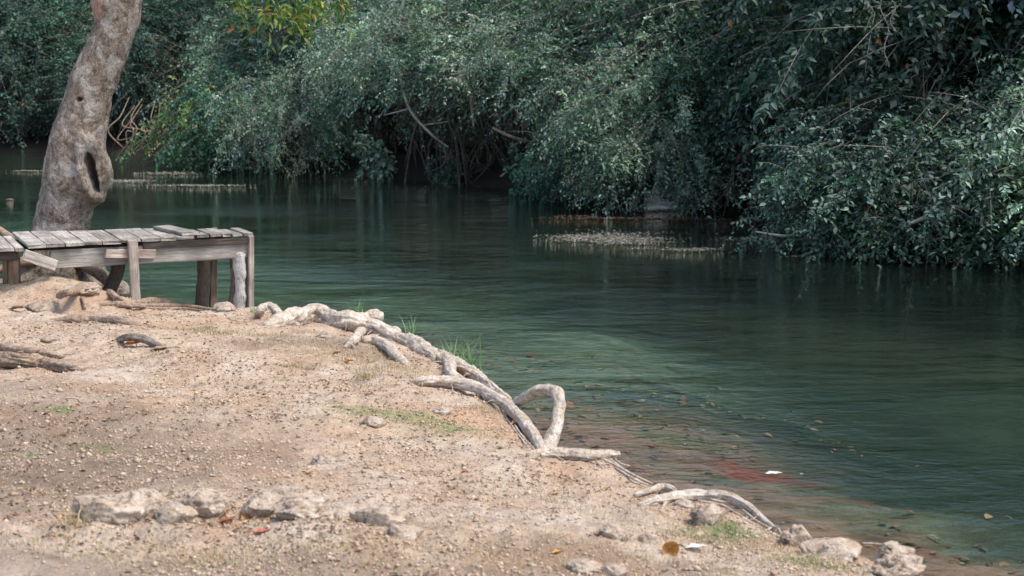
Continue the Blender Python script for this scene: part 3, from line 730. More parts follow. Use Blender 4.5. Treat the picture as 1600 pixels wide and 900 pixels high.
# crown above the frame, a few bunches dip into view at the top
A = Acc()
cb = np.array(tp[-1]); n = 420
st = cb + rng.normal(0, 1, (n,3))*np.array([1.7,1.4,0.7]) + np.array([0.2,1.0,1.0])
st[:,2] = np.maximum(st[:,2], 4.6)
V2, F2, c2, _ = spray_leaves(rng, st, nrm(rng.normal(0,1,(n,3))), rng.uniform(.3,.6,n), 12, 0.13, 0.36, np.full(n,.5), PAL['deep'], LEAF6, accent=0.01); A.add(offset(V2, tree), F2, c2)
dip = [(385,-20),(415,5),(432,25),(448,10),(470,0),(500,-10),(520,-5),(370,-25),(455,-25),(400,-40),(485,-30),(540,-15)]
st = np.array([np.array(at(x+rng.normal(0,9), y+rng.normal(0,7), 15.6+rng.uniform(-.4,.4))) for x, y in dip*5])
dr = nrm(rng.normal(0,.5,(len(st),3))+np.array([0,0,-.55]))
V2, F2, c2, _ = spray_leaves(rng, st, dr, np.full(len(st),.26), 9, 0.12, 0.30, np.full(len(st),.5), [(0.16,0.26,0.06),(0.09,0.19,0.07),(0.34,0.30,0.06),(0.07,0.16,0.07)], LEAF6, accent=0.05); A.add(offset(V2, tree), F2, c2)
link('crown', A.mesh('crown', [M_LEAF], False), tree, 'stuff')
lb = np.array(tp[-3])
V2, F2 = tube([lb, lb+np.array([1.0,.5,1.0]), np.array(at(420,-60,15.6)), np.array(at(450,-2,15.6))], [0.09,.05,.025,.008], 30, 6, 0.1, 5, 9)
link('limb', mesh_np('limb', offset(V2, tree), F2, [M_TRUNK], None, True), tree)
# its own roots running off under the dock
for pts, r0 in (([(95,395),(125,408),(150,424),(168,442),(174,458)],.085),([(95,398),(60,404),(20,414),(-10,424)],.08)):
    q = [np.array(at(x, y, TD-0.15-.1*i)) for i, (x, y) in enumerate(pts)]
    V2, F2 = tube(q, np.linspace(r0, r0*.4, len(q)), 30, 12, 0.18, 6, 5)
    link('root', mesh_np('root', offset(V2, tree), F2, [M_ROOT_B], None, True), tree)

# ------------------------------------------------------------------ wooden dock
def board(name, a, b, w, t, m, parent, up=(0,0,1), seed=0, notch=0.0):
    """board from a to b (centre line), w across, t thick along 'up'; local X along the board, worn edges"""
    a = Vector(a); b = Vector(b); L = (b-a).length; x = (b-a).normalized(); z = Vector(up); z = (z - x*z.dot(x)).normalized(); y = z.cross(x)
    rg = np.random.default_rng(seed); nseg = 10
    xs_ = np.linspace(-L/2, L/2, nseg)
    bev = min(w, t)*0.14
    prof = [(-w/2+bev,-t/2),(w/2-bev,-t/2),(w/2,-t/2+bev),(w/2,t/2-bev),(w/2-bev,t/2),(-w/2+bev,t/2),(-w/2,t/2-bev),(-w/2,-t/2+bev)]
    V = []
    for i, xx in enumerate(xs_):
        k = rg.normal(0, 0.022, 8)
        sh = 0.0
        for j, (yy, zz) in enumerate(prof):
            ex = rg.normal(0, .006) if i in (0, nseg-1) else 0
            V.append((xx+ex, yy*(1+k[j]), zz*(1+k[j])))
    F = []
    for i in range(nseg-1):
        for j in range(8):
            F.append((i*8+j, i*8+(j+1) % 8, (i+1)*8+(j+1) % 8, (i+1)*8+j))
    me = bpy.data.meshes.new(name); me.from_pydata(V, [], [tuple(reversed(f)) for f in F]+[tuple(range(8))[::1], tuple(reversed(range((nseg-1)*8, nseg*8)))][:2]); me.materials.append(m); me.update()
    from mathutils import Matrix
    o = bpy.data.objects.new(name, me); C.objects.link(o)
    M = Matrix((x, y, z)).transposed().to_4x4(); M.translation = (a+b)/2 - (parent.location if parent else Vector())
    o.matrix_local = M
    if parent: o.parent = parent; o.matrix_local = M
    return o
DZ = 0.84
F0 = W(42, 384, DZ); F1 = W(391, 366.5, DZ); 
du = (F1-F0).normalized(); dv = Vector((-du.y, du.x, 0)); LEN = (F1-F0).length
dock = empty('wooden_dock', (F0.x, F0.y, 0.3)); tag(dock, 'small weathered wooden dock on posts between the leaning tree and the water', 'dock')
s = 0.0; k = 0
SPL = 0.735
rg = random.Random(8)
while s < LEN*SPL:
    wd = rg.uniform(0.15, 0.20); 
    if s+wd > LEN*SPL: wd = max(LEN*SPL-s, 0.07)
    Lp = 1.10 - 0.36*s/(LEN*SPL) + rg.uniform(-.03,.03)
    c = F0+du*(s+wd/2); z0 = Vector((0,0,rg.uniform(-.005,.005)))
    board('plank', c-dv*(0.05+rg.uniform(-.02,.025))+z0, c+dv*Lp+z0+du*rg.uniform(-.006,.006), wd-0.006, 0.03, M_W_GREY, dock, seed=k); s += wd; k += 1
# right-hand boards: lie a little higher, laid the other way
for j, (s0, s1, off) in enumerate([(0.70,1.0,0.03),(0.72,0.99,0.19),(0.69,0.97,0.35),(0.74,1.0,0.50)]):
    pass
s = LEN*0.745
while s < LEN-0.02:
    wd = rg.uniform(0.09, 0.13); c = F0+du*(s+wd/2); Lp = 0.50+rg.uniform(-.05,.05); z0 = Vector((0,0,rg.uniform(0,.014)))
    t_ = rg.uniform(-.05,.05)
    board('plank', c-dv*0.02+z0, c+dv*Lp+du*t_+z0+Vector((0,0,rg.uniform(-.01,.004))), wd-0.014, 0.028, M_W_GREY, dock, seed=k+30); s += wd; k += 1
board('plank', F0+du*LEN*.72-dv*.02+Vector((0,0,.04)), F0+du*LEN*.66+dv*.72+Vector((0,0,.035)), .17, .03, M_W_GREY, dock, seed=77)
B0 = W(84, 399, 0); 
bz = DZ-0.135
board('beam', F0+du*0.20+Vector((0,0,bz-DZ)), F0+du*(LEN-.02)+Vector((0,0,bz-DZ)), 0.045, 0.17, M_W_GREY, dock, seed=5)
board('beam', F0+du*(LEN*.50)-dv*.034+Vector((0,0,-0.052)), F0+du*(LEN-.03)-dv*.034+Vector((0,0,-.056)), 0.02, 0.062, M_W_DARK, dock, seed=6)
board('beam', F0+du*0.0+dv*.85+Vector((0,0,-.09)), F0+du*(LEN*.97)+dv*.50+Vector((0,0,-.09)), 0.06, 0.11, M_W_DARK, dock, seed=7)
def pt_front(px, py, off=0.0):
    """point on the vertical plane of the dock front, moved off towards the water (+) or camera (-)"""
    d = ray(px, py); n = dv; o = Vector((0,0,EYE)); q = F0+dv*off
    t = (q-o).dot(n)/d.dot(n); return o+d*t
# nailed pale board either side of the middle post
board('patch_board', pt_front(165,396,-.045), pt_front(242,397,-.045), 0.03, 0.085, M_W_PALE, dock, seed=9)
def post(name, px0, py0, px1, py1, off, w, t, m, sd):
    a = pt_front(px0, py0, off); b_ = pt_front(px1, py1, off); b_.z -= 0.15
    return board(name, b_, a, w, t, m, dock, up=tuple(-dv), seed=sd)
post('post', 207, 376, 212, 470, -.085, .088, .05, M_W_PALE, 11)
post('post', 392, 369, 391, 489, -.03, .052, .06, M_W_PALE, 12)
post('post', 385, 398, 384, 490, .05, .08, .06, M_W_BRN, 13)
post('post', 334, 357, 332, 474, .62, .075, .06, M_W_BRN, 14)
def round_post(name, px0, py0, px1, py1, off, r0, r1, m, sd, flat=1.0, rough=.15):
    a = pt_front(px0, py0, off); b_ = pt_front(px1, py1, off); dlt = (b_-a).normalized()*0.2
    V, F = tube([b_+dlt, b_, (a+b_)/2+Vector((.012,0,0)), a], [r1, r1, (r0+r1)/2, r0], 40, 20, rough, 6, sd, flat=flat, furrow=.05)
    return link(name, mesh_np(name, offset(V, dock), F, [m], None, True), dock)
M_LOG = m_bark('dark_log', (0.20, 0.155, 0.125), (0.075, 0.055, 0.045), (0.28, 0.24, 0.2), 2, (4,4,.5), .58)
M_LOGW = m_bark('whitened_log', (0.55, 0.51, 0.47), (0.16, 0.12, 0.10), (0.62, 0.6, 0.57), 2, (4,4,.5), .42)
round_post('post', 318, 398, 315, 476, .45, .066, .062, M_LOG, 1)
round_post('post', 372, 397, 374, 490, -.0, .062, .05, M_LOGW, 2, rough=.32, flat=.75)
round_post('post', 366, 400, 364, 491, .07, .035, .05, M_LOG, 4)
round_post('post', 188, 404, 172, 452, .55, .065, .06, M_LOG, 3)
# left section, a step nearer
G0 = W(-150, 397, DZ-.02); G1 = W(38, 389, DZ-.02); gu = (G1-G0).normalized(); gv = Vector((-gu.y, gu.x, 0)); GL = (G1-G0).length
dock2 = empty('dock_section', (G0.x, G0.y, 0.4)); tag(dock2, 'near plank section of the dock cut off by the left edge of the photo', 'dock')
s = 0; k = 0
while s < GL-0.03:
    wd = min(rg.uniform(.13,.17), GL-s); c = G0+gu*(s+wd/2)
    dvv = dv.copy()
    board('plank', c-gv*.03, c+dvv*1.0-gv*0, wd-.008, .032, M_W_GREY, dock2, seed=50+k); s += wd; k += 1
board('beam', G0+gu*0+gv*.02+Vector((0,0,-.06)), G1-gu*.06+gv*.02+Vector((0,0,-.06)), .05, .08, M_W_DARK, dock2, seed=61)
def post2(px, py0, py1, w, m, sd, off=0):
    d0 = W(px, py0, DZ-.07); Yd = d0.y+off; b_ = at(px, py1, Yd); b_.z -= .1
    board('post', b_, at(px, py0, Yd), w, .06, m, dock2, up=(0,-1,0), seed=sd)
post2(22, 392, 433, .10, M_W_BRN, 62); post2(9, 392, 432, .05, M_W_BRN, 63, .05)
a = at(38,398,F0.y-.12); b_ = at(87,415,F0.y+.05)
board('loose_board', a, b_, .03, .10, M_W_GREY, dock, seed=64)

# ------------------------------------------------------------------ exposed roots: one thing each
def root_thing(pts, label, m=M_ROOT, rough=.16, n=None, seg=16, furrow=.06, strands=(), sink=0.0, group='exposed roots on the near bank'):
    """pts: (px, py, lift above the bank, radius px)"""
    q = []; r = []
    for px, py, lift, rp in pts:
        g = G(px, py)
        if g.z < 0.10: g.z = 0.10
        # raise the point while keeping it on the same line of sight
        d = ray(px, py); t = (g.z+lift-EYE)/d.z; p = Vector((0,0,EYE))+d*t
        q.append(np.array(p)); r.append(rp*p.y/FPX)
    o = empty('exposed_root', tuple(q[len(q)//2])); tag(o, label, 'root', group)
    L = sum(np.linalg.norm(q[i+1]-q[i]) for i in range(len(q)-1))
    rj = np.random.default_rng(int(px*7+py)); k_ = max(len(q)*2, 6); cr = catmull(np.hstack([np.array(q), np.array(r)[:,None]]), k_)
    if L > 0.35:
        cr[1:-1,:3] += rj.normal(0, 0.09, (k_-2,3))*cr[1:-1,3:4]; cr[1:-1,3] *= rj.uniform(.93,1.07,k_-2)
    q, r = cr[:,:3], cr[:,3]
    V, F = tube(q, r, n or max(30, int(L/0.009)), seg+16, rough*1.0, 5, int(abs(q[0][0])*100), furrow)
    link('root_body', mesh_np('root_body', offset(V, o), F, [m], None, True), o)
    if strands or L > 0.45:
        A = Acc(); nr = int(L*11)
        for _ in range(nr):
            i_ = rj.integers(1, len(q)-1); c0 = np.array(q[i_]); tn = np.array(q[i_+1])-np.array(q[i_-1]); tn /= np.linalg.norm(tn)
            sdv = np.array([-tn[1], tn[0], 0])*rj.choice([-1, 1]); e0 = c0+sdv*r[i_]*.7
            ln = rj.uniform(.05, .20); e2 = e0+sdv*ln*rj.uniform(.3, .9)+tn*ln*rj.normal(.3, .5); gz = hz(e2[0], e2[1]); e2[2] = max(gz, -.02)-.004
            e1 = (e0+e2)/2+rj.normal(0, .014, 3); e1[2] = max(e1[2], hz(e1[0], e1[1])+.003)
            if e0[2]-max(hz(e0[0], e0[1]), .05) > .13: continue
            rr_ = rj.uniform(.0014, .0042); V, F = tube([e0, e1, e2], [rr_*1.4, rr_, rr_*.5], 9, 5, .1, 9, 3, cap=False); A.add(offset(V, o), F)
        for s_ in strands:
            qq = []
            for px, py, lift, rp in s_:
                g = G(px, py); d = ray(px, py); t = (g.z+lift-EYE)/d.z; g.z = max(g.z, .02); qq.append((*(Vector((0,0,EYE))+d*t), rp*g.y/FPX))
            qq = np.array(qq); V, F = tube(qq[:,:3], qq[:,3], 18, 6, .1, 9, 3, cap=False); A.add(offset(V, o), F)
        link('rootlets', A.mesh('rootlets', [m]), o, 'stuff')
    return o
root_thing([(404,494,0,5),(406,484,.06,6),(416,479,.09,6.5),(427,482,.07,7),(436,492,.02,7)], 'small looped root just right of the dock corner')
root_thing([(415,512,-.02,8),(440,503,.05,13),(470,494,.09,16),(500,494,.10,17),(535,502,.09,15),(565,507,.07,13),(600,520,.05,13),(640,537,.04,12),(680,560,.03,11)],
           'thickest pale root arching along the bank edge beside the dock', rough=.2, seg=28, furrow=.09)
root_thing([(545,500,.10,8),(565,497,.10,9),(585,494,.10,10),(595,497,.09,9)], 'short blunt root stub sticking out over the water', seg=18)
root_thing([(640,532,.05,10),(675,552,.04,12),(710,570,.04,11),(740,584,.04,9),(765,602,.04,7),(795,626,.0,6)], 'ragged grey root edging the bank beside the grass tuft', rough=.3, furrow=.12)
root_thing([(600,515,.03,8),(612,518,.06,9),(622,524,.04,8)], 'knobbly root lump at the top of the bank edge', rough=.35)
root_thing([(568,531,.03,6),(585,531,.05,8),(605,542,.05,8),(622,558,.04,8),(636,572,.0,6)], 'smooth pale root curving down onto the soil below the thick root')
root_thing([(566,517,.05,7),(555,528,.04,7),(540,544,.0,4)], 'short pale root forking down from the thick root')
root_thing([(694,556,.05,7),(700,566,.08,9),(706,580,.05,9),(712,596,.0,8)], 'upright pale root stub beside the dark cavity', rough=.22)
root_thing([(640,600,-.02,4),(660,596,.03,7),(690,594,.06,8),(725,600,.08,9),(760,614,.09,9),(790,632,.09,9.5),(815,654,.08,9.5),(832,676,.05,9.5),(846,704,.0,9)],
           'long smooth root curving from the soil to the loop at the water edge', seg=20, rough=.12,
           strands=[[(760,622,.02,1.2),(778,640,.01,1.2),(800,660,.0,1)],[(780,636,.03,1.2),(802,668,.0,1.4),(826,700,.0,1)],[(796,650,.0,1.6),(815,680,.02,1.4),(836,702,.0,1)],[(735,608,.0,1.5),(760,628,.0,1.2),(775,650,.0,1)]])
root_thing([(798,636,.04,6),(812,627,.13,8),(832,615,.22,8.5),(850,609,.26,9),(864,611,.27,10),(873,618,.27,10),(874,632,.22,9.5),(872,650,.16,9.5),(866,672,.09,10),(858,694,.02,12),(853,708,-.02,14)],
           'bleached root bent into an open loop above the water', seg=24, rough=.14)
root_thing([(800,648,.02,6),(815,662,.02,6),(838,684,.0,6)], 'thin brown root low in the hollow behind the looped root', m=M_ROOT_B, rough=.25)
root_thing([(826,712,.0,6),(850,708,.03,8),(880,709,.04,9),(915,712,.04,8),(945,712,.05,8),(968,710,.05,4)], 'flat pale root lying from the loop foot to a pointed tip', rough=.3, furrow=.15,
           strands=[[(940,716,.03,2.5),(962,727,.02,2.2),(990,742,.02,2),(1020,756,.0,1.6)],[(950,714,.03,2),(975,734,.0,1.8),(1000,752,.0,1.5)],[(930,718,.0,1.5),(942,732,.0,1.2)],
                    [(958,714,.04,1.4),(970,724,.03,1.4),(985,728,.02,1)],[(960,730,.0,2),(990,748,.02,2.2),(1018,760,.01,1.5)],[(910,716,.0,1.5),(930,724,.0,1.5),(950,726,0,1)]])
root_thing([(992,774,.0,4),(1015,766,.02,5),(1035,760,.04,5),(1048,762,.04,5),(1056,770,.0,4)], 'small arched root left of the fan of thin roots')
root_thing([(1000,790,.0,5),(1030,781,.03,7),(1065,776,.05,8),(1105,773,.06,8),(1140,778,.06,7),(1170,793,.04,6),(1195,815,.02,5),(1210,828,.0,4)],
           'forked root fanning into thin strands over the water edge', rough=.22, furrow=.14,
           strands=[[(1110,780,.03,2.2),(1150,790,.03,2),(1180,812,.01,1.8),(1204,826,.0,1.5)],[(1090,782,.02,2),(1130,790,.01,2),(1165,812,.0,1.6),(1195,828,.0,1.4)],
                    [(1150,784,.05,2),(1180,800,.04,2.2),(1205,820,.03,2),(1200,828,.0,2)],[(1040,785,.0,3),(1036,792,.0,2.4),(1034,800,.0,1.5)],[(1120,776,.06,2.5),(1155,784,.06,2.2),(1190,806,.04,2),(1212,826,.02,1.6)],
                    [(1206,822,.04,1.8),(1216,826,.05,1.8),(1222,838,.0,1.6)],[(1100,795,.0,1.6),(1140,812,.0,1.5),(1180,828,.0,1.3)]])
root_thing([(-30,560,.02,11),(20,563,.05,11),(70,568,.05,10),(105,575,.03,7),(132,581,.0,3)], 'split grey root at the left edge, lower of two', m=M_ROOT_B, rough=.25, furrow=.2, seg=22)
root_thing([(-20,540,.01,6),(30,546,.03,6),(70,551,.03,5),(102,558,.0,3)], 'slim brown root at the left edge, upper of two', m=M_ROOT_B, rough=.2)
root_thing([(80,502,-.01,4),(115,499,.02,6),(150,500,.03,6.5),(190,503,.03,6.5),(218,509,.0,4)], 'half-buried brown root lying left of the dock posts', m=M_ROOT_B, rough=.2)
root_thing([(92,462,.0,5),(115,455,.04,6),(150,453,.05,6.5),(175,460,.04,6),(190,472,.0,4)], 'curved root crossing the soil mound under the dock', m=M_ROOT_B, rough=.18)
root_thing([(150,478,.0,3),(190,475,.02,4.5),(230,478,.02,4.5),(275,478,.02,4),(320,482,.02,3),(352,488,0,2)], 'long thin root along the bank edge between the dock posts', m=M_ROOT_B,
           strands=[[(200,478,.02,2),(250,482,.01,2.2),(290,482,.01,2),(340,490,.0,1.5)]])
root_thing([(215,474,.01,5),(240,471,.04,7),(262,473,.04,6),(280,478,.0,4)], 'low humped root behind the middle dock post', m=M_ROOT_B)
q = [np.array(at(x, y, 14.0)) for x, y in ((-40,345),(-5,358),(14,368),(40,380))]
o = empty('exposed_root', tuple(q[0])); tag(o, 'reddish root rising at the left edge behind the dock planks', 'root')
V, F = tube(q, [.05,.045,.035,.02], 24, 12, .2, 7, 3); link('root_body', mesh_np('root_body', offset(V, o), F, [M_ROOT_B], None, True), o)
root_thing([(128,466,.0,3),(133,478,.02,3),(130,484,.0,2)], 'short curled root stub on the mound left of the dock', m=M_ROOT_B)

# a charred bit of dead wood
o = root_thing([(185,530,.0,4),(200,528,.03,6),(225,530,.04,6),(245,540,.02,5),(262,546,.0,2)], 'dark curved piece of dead wood lying on the soil with an orange leaf', m=M_TWIG, rough=.3, group=None)
o.name = 'dead_wood'; o['category'] = 'dead wood'

# ------------------------------------------------------------------ rocks
def rock(px, py, wpx, hpx, label, seed, m=M_ROCK, sink=.3, depth=.8, name='rock', zbase=None, rough=.34, sub=4):
    g = G(px, py) if zbase is None else W(px, py, zbase)
    import bmesh
    bm = bmesh.new(); bmesh.ops.create_icosphere(bm, subdivisions=sub, radius=1)
    me = bpy.data.meshes.new(name); bm.to_mesh(me); bm.free()
    V = np.empty(len(me.vertices)*3, np.float32); me.vertices.foreach_get('co', V); V = V.reshape(-1,3)
    wd = wpx*g.y/FPX/2; hh = hpx*g.y/FPX/2
    rdg = 1-2*np.abs(fbm(V*2.1+seed*1.7, 4, seed+6))
    d = 0.9 + rough*1.2*fbm(V*1.5+seed*3.1, 3, seed) + rough*0.8*fbm(V*3.6+seed, 4, seed+1) + rough*.35*rdg - rough*1.2*np.clip(fbm(V*3.5+seed*2, 3, seed+2)-.15, 0, 1)
    V = V*d[:,None]; rq = np.random.default_rng(seed)
    for _ in range(11):
        nn = nrm(rq.normal(0, 1, 3)); d0 = rq.uniform(.55, .85); V = V - nn[None]*(np.maximum(V@nn-d0, 0)*.85)[:,None]
    V = V*(1 + .07*fbm(V*7+seed, 4, seed+9) - .22*np.clip(fbm(V*3.2+seed, 3, seed+12)-.18, 0, 1))[:,None]
    V = V*np.array([[wd, wd*depth, hh]])
    me.vertices.foreach_set('co', V.astype(np.float32).ravel()); me.materials.append(m)
    me.polygons.foreach_set('use_smooth', np.ones(len(me.polygons), bool)); me.update()
    o = link(name, me, None, None, (g.x, g.y+wd*depth*.3, g.z+hh*(1-2*sink))); tag(o, label, 'rock', 'pale rocks on the near bank')
    return o
ROCKS = [
 (160,812,86,58,'pitted pale rock beside the dry straw tuft',1,.35,.6),(205,808,80,66,'tallest pitted rock of the left cluster, with a rounded tan face',2,.35,.6),(232,798,46,50,'white-topped rock at the right end of the left cluster',3,.3,.7),
 (268,815,60,44,'dark-pitted rock in the middle gap of the front row',4,.3,.6),(312,806,74,52,'pale rock with two dark holes left of the red leaves',5,.3,.7),
 (412,800,56,50,'pale rock face beside the orange leaf in the front row',6,.3,.7),(445,796,100,52,'largest cream rock slab with a shaded underside',7,.35,.6),(470,812,70,44,'low tan rock leaning on the cream slab',8,.35,.7),
 (532,812,76,40,'flat tan rock right of the cream slab',9,.35,.7),(592,822,66,44,'white-capped rock at the right end of the front row',10,.35,.7),(628,838,60,34,'low crumbling rock ending the front row',11,.4,.7),
 (1106,818,56,46,'pale boulder below the forked root with green moss at its foot',12,.3,.7),
 (958,838,56,36,'weathered buff rock left of the curled brown leaf',13,.4,.8),(1072,790,30,16,'small flat stone under the forked root',14,.4,.8),
 (1012,846,30,22,'white stone left of the curled brown leaf',15,.35,.8),(1078,854,46,18,'flat white stone behind the curled brown leaf',16,.4,.8),
 (1250,850,58,44,'rough rock at the water edge below the fanned roots',17,.4,.8),(1310,866,90,46,'broad low rock along the lower right shore',18,.45,.8),(1395,872,62,46,'craggy brown rock at the tip of the shore in the lower right',19,.35,.8),(1405,897,80,60,'shore rock in the bottom right corner of the bank',20,.4,.8),
 (510,528,32,16,'smooth white stone below the thick root',21,.3,.6),(350,485,34,20,'pale stone beside the inner dock posts',22,.35,.7),(70,484,62,24,'rounded brown rock on the slope under the dock',23,.4,.7),
 (690,645,34,20,'small pale stone inside the moss patch',24,.4,.8),(585,664,40,20,'pale stone left of the moss patch',25,.4,.8),(510,722,46,18,'flat ochre stone in the open soil',26,.4,.8),
 (1076,768,26,12,'tiny orange stone behind the forked root',27,.3,.8),(910,893,60,36,'dark mossy stone at the bottom edge',28,.4,.8),(960,897,46,28,'grey stone beside the dark mossy stone',29,.4,.8),
 (620,838,24,26,'broken white stone chip near the end of the front row',30,.3,.8),(75,535,34,18,'brown humped stone above the split root',31,.35,.8),
 (130,458,60,26,'crumbly earth-coloured rock on the mound crest',32,.4,.8),
]
for px, py, wp, hp, lab, sd_, sk, dp in ROCKS:
    rock(px, py, wp*(1.4 if 770 < py < 842 and px < 660 else 1.15), hp*1.15, lab, sd_, sink=sk+.05, depth=dp, sub=5 if wp > 44 else 4, m=M_ROCK_B if ('under the dock' in lab or 'earth' in lab or 'humped' in lab) else M_ROCK)
o = rock(15, 312, 15, 4, 'small round brown stone poking out of the water at the far left', 40, zbase=0.0, sink=.5, m=M_ROCK_B); o['group'] = 'stones in the water'; o.data.materials[0] = M_LOG

# ------------------------------------------------------------------ crumbs, litter, straw, grass: uncountable ground cover
rng = np.random.default_rng(77)
def scatter_px(n, y0, y1, x0, x1, power=1.0):
    """random bank points, denser where they show larger"""
    xs_ = rng.uniform(-5.3, 2.6, n*3); u = rng.random(n*3); ysx = 5.2/(1-u*(1-5.2/14.2))   # denser near
    return xs_, ysx
x_, y_ = scatter_px(46000, 0, 0, 0, 0)
z_, s_, _ = height(x_, y_)
keep = (s_ > 0.03); x_, y_, z_, s_ = x_[keep], y_[keep], z_[keep], s_[keep]
cl = fbm(P3(x_, y_, k=1.8), 3, 90)
sel = rng.random(len(x_)) < np.clip(0.62+1.1*cl, .12, 1); x_, y_, z_ = x_[sel], y_[sel], z_[sel]
n = len(x_); print('crumbs', n)
OCT = np.array([(1,0,0),(0,1,0),(-1,0,0),(0,-1,0),(0,0,1),(.1,.1,-1)], float); OF = np.array([(0,1,4),(1,2,4),(2,3,4),(3,0,4),(1,0,5),(2,1,5),(3,2,5),(0,3,5)])
sz = 0.0035+0.0075*rng.random(n)**3 + 0.012*rng.random(n)**16
base = OCT[None]*(sz[:,None,None]*rng.uniform(.55,1.3,(n,1,3)))*(1+rng.normal(0,.18,(n,6,3)))
an = rng.uniform(0,6.28,n); ca, sa = np.cos(an), np.sin(an)
bx = base[:,:,0]*ca[:,None]-base[:,:,1]*sa[:,None]; by = base[:,:,0]*sa[:,None]+base[:,:,1]*ca[:,None]
V = np.stack([bx+x_[:,None], by+y_[:,None], base[:,:,2]*.7+z_[:,None]+sz[:,None]*.25], -1).reshape(-1,3)
F = (OF[None]+(np.arange(n)*6)[:,None,None]).reshape(-1,3)
pc = np.array([(0.48,0.37,0.275),(0.45,0.34,0.245),(0.51,0.40,0.30),(0.45,0.32,0.215),(0.37,0.27,0.195),(0.49,0.38,0.285)])
cc = pc[rng.integers(0,len(pc),n)]*rng.uniform(.82,1.12,(n,1))
link('soil_crumbs', mesh_np('soil_crumbs', V, F, [M_LITTER], np.repeat(cc,6,0)), kind='stuff')['label'] = 'pebbles and crumbs of dry soil over the near bank'
# litter: small curled dead leaf scraps
x_, y_ = scatter_px(12000, 0,0,0,0); z_, s_, _ = height(x_, y_)
keep = s_ > .04; x_, y_, z_ = x_[keep], y_[keep], z_[keep]
cl = fbm(P3(x_, y_, k=1.1), 3, 93); sel = rng.random(len(x_)) < np.clip(.15+1.8*cl, .03, 1); x_, y_, z_ = x_[sel], y_[sel], z_[sel]; n = len(x_)
O = np.stack([x_, y_, z_+.004], 1); U = nrm(np.stack([rng.normal(0,1,n), rng.normal(0,1,n), rng.normal(0,.22,n)], 1)); Nn = nrm(np.array([0,0,1.])+rng.normal(0,.35,(n,3)))
V, F, k = leaves(O, U, Nn, rng.uniform(.010,.034,n), rng.uniform(.3,.7,n), (LEAF4[0]*np.array([1,1,2.2]), LEAF4[1]))
pc = np.array([(0.20,0.115,0.07),(0.10,0.075,0.06),(0.34,0.22,0.14),(0.40,0.32,0.25),(0.30,0.13,0.06),(0.14,0.11,0.09)])
cc = pc[rng.choice(6, n, p=[.24,.12,.26,.24,.05,.09])]*rng.uniform(.7,1.3,(n,1))
link('leaf_litter', mesh_np('leaf_litter', V, F, [M_DRY], np.repeat(cc,k,0)), kind='stuff')['label'] = 'scraps of dead leaves over the near bank'
# dead leaves lying on the shallow river bed
n = 5200; x_ = rng.uniform(-3.6, 4.2, n); y_ = rng.uniform(5.4, 14.5, n); z_, s_, _ = height(x_, y_)
cl = fbm(P3(x_, y_, k=1.3), 3, 97); keep = (s_ < -.03) & (s_ > -3.2) & (rng.random(n) < np.clip(.45+1.3*cl+.25*(s_+1.2), 0, 1)); x_, y_, z_ = x_[keep], y_[keep], z_[keep]; n = len(x_)
O = np.stack([x_, y_, z_+.008], 1); U = nrm(np.stack([rng.normal(0,1,n), rng.normal(0,1,n), rng.normal(0,.12,n)], 1)); Nn = nrm(np.array([0,0,1.])+rng.normal(0,.15,(n,3)))
V, F, k = leaves(O, U, Nn, rng.uniform(.03,.10,n), rng.uniform(.35,.7,n), LEAF6)
pc = np.array([(0.34,0.21,0.13),(0.20,0.13,0.08),(0.42,0.30,0.20),(0.14,0.15,0.07),(0.36,0.15,0.08)])
cc = pc[rng.integers(0,5,n)]*rng.uniform(.6,1.2,(n,1))
link('sunken_leaves', mesh_np('sunken_leaves', V, F, [M_DRY], np.repeat(cc,k,0)), kind='stuff')['label'] = 'sunken dead leaves on the shallow river bed'
# short broken sticks
A = Acc()
for i in range(420):
    x, yy = rng.uniform(-4.6, 2.2), 5.4+8.2*rng.random()**1.4
    zz, ss, _ = height(np.array([x]), np.array([yy]))
    if ss[0] < .06: continue
    a = rng.uniform(0, 6.28); Ls = rng.uniform(.025, .11); d = np.array([math.cos(a), math.sin(a), 0])*Ls/2; p = np.array([x, yy, zz[0]+.005]); m_ = p+rng.normal(0, .05, 3)*Ls+np.array([0,0,.004])
    rr_ = rng.uniform(.0012, .0032); V, F = tube([p-d, m_, p+d], [rr_, rr_, rr_*.6], 5, 4, cap=False)
    A.add(V, F, np.array([(0.14,.10,.075),(0.24,.18,.14),(0.36,.29,.22),(0.10,.075,.06)][rng.integers(0,4)]))
link('broken_sticks', A.mesh('broken_sticks', [M_LITTER]), kind='stuff')['label'] = 'short broken sticks scattered over the bank'
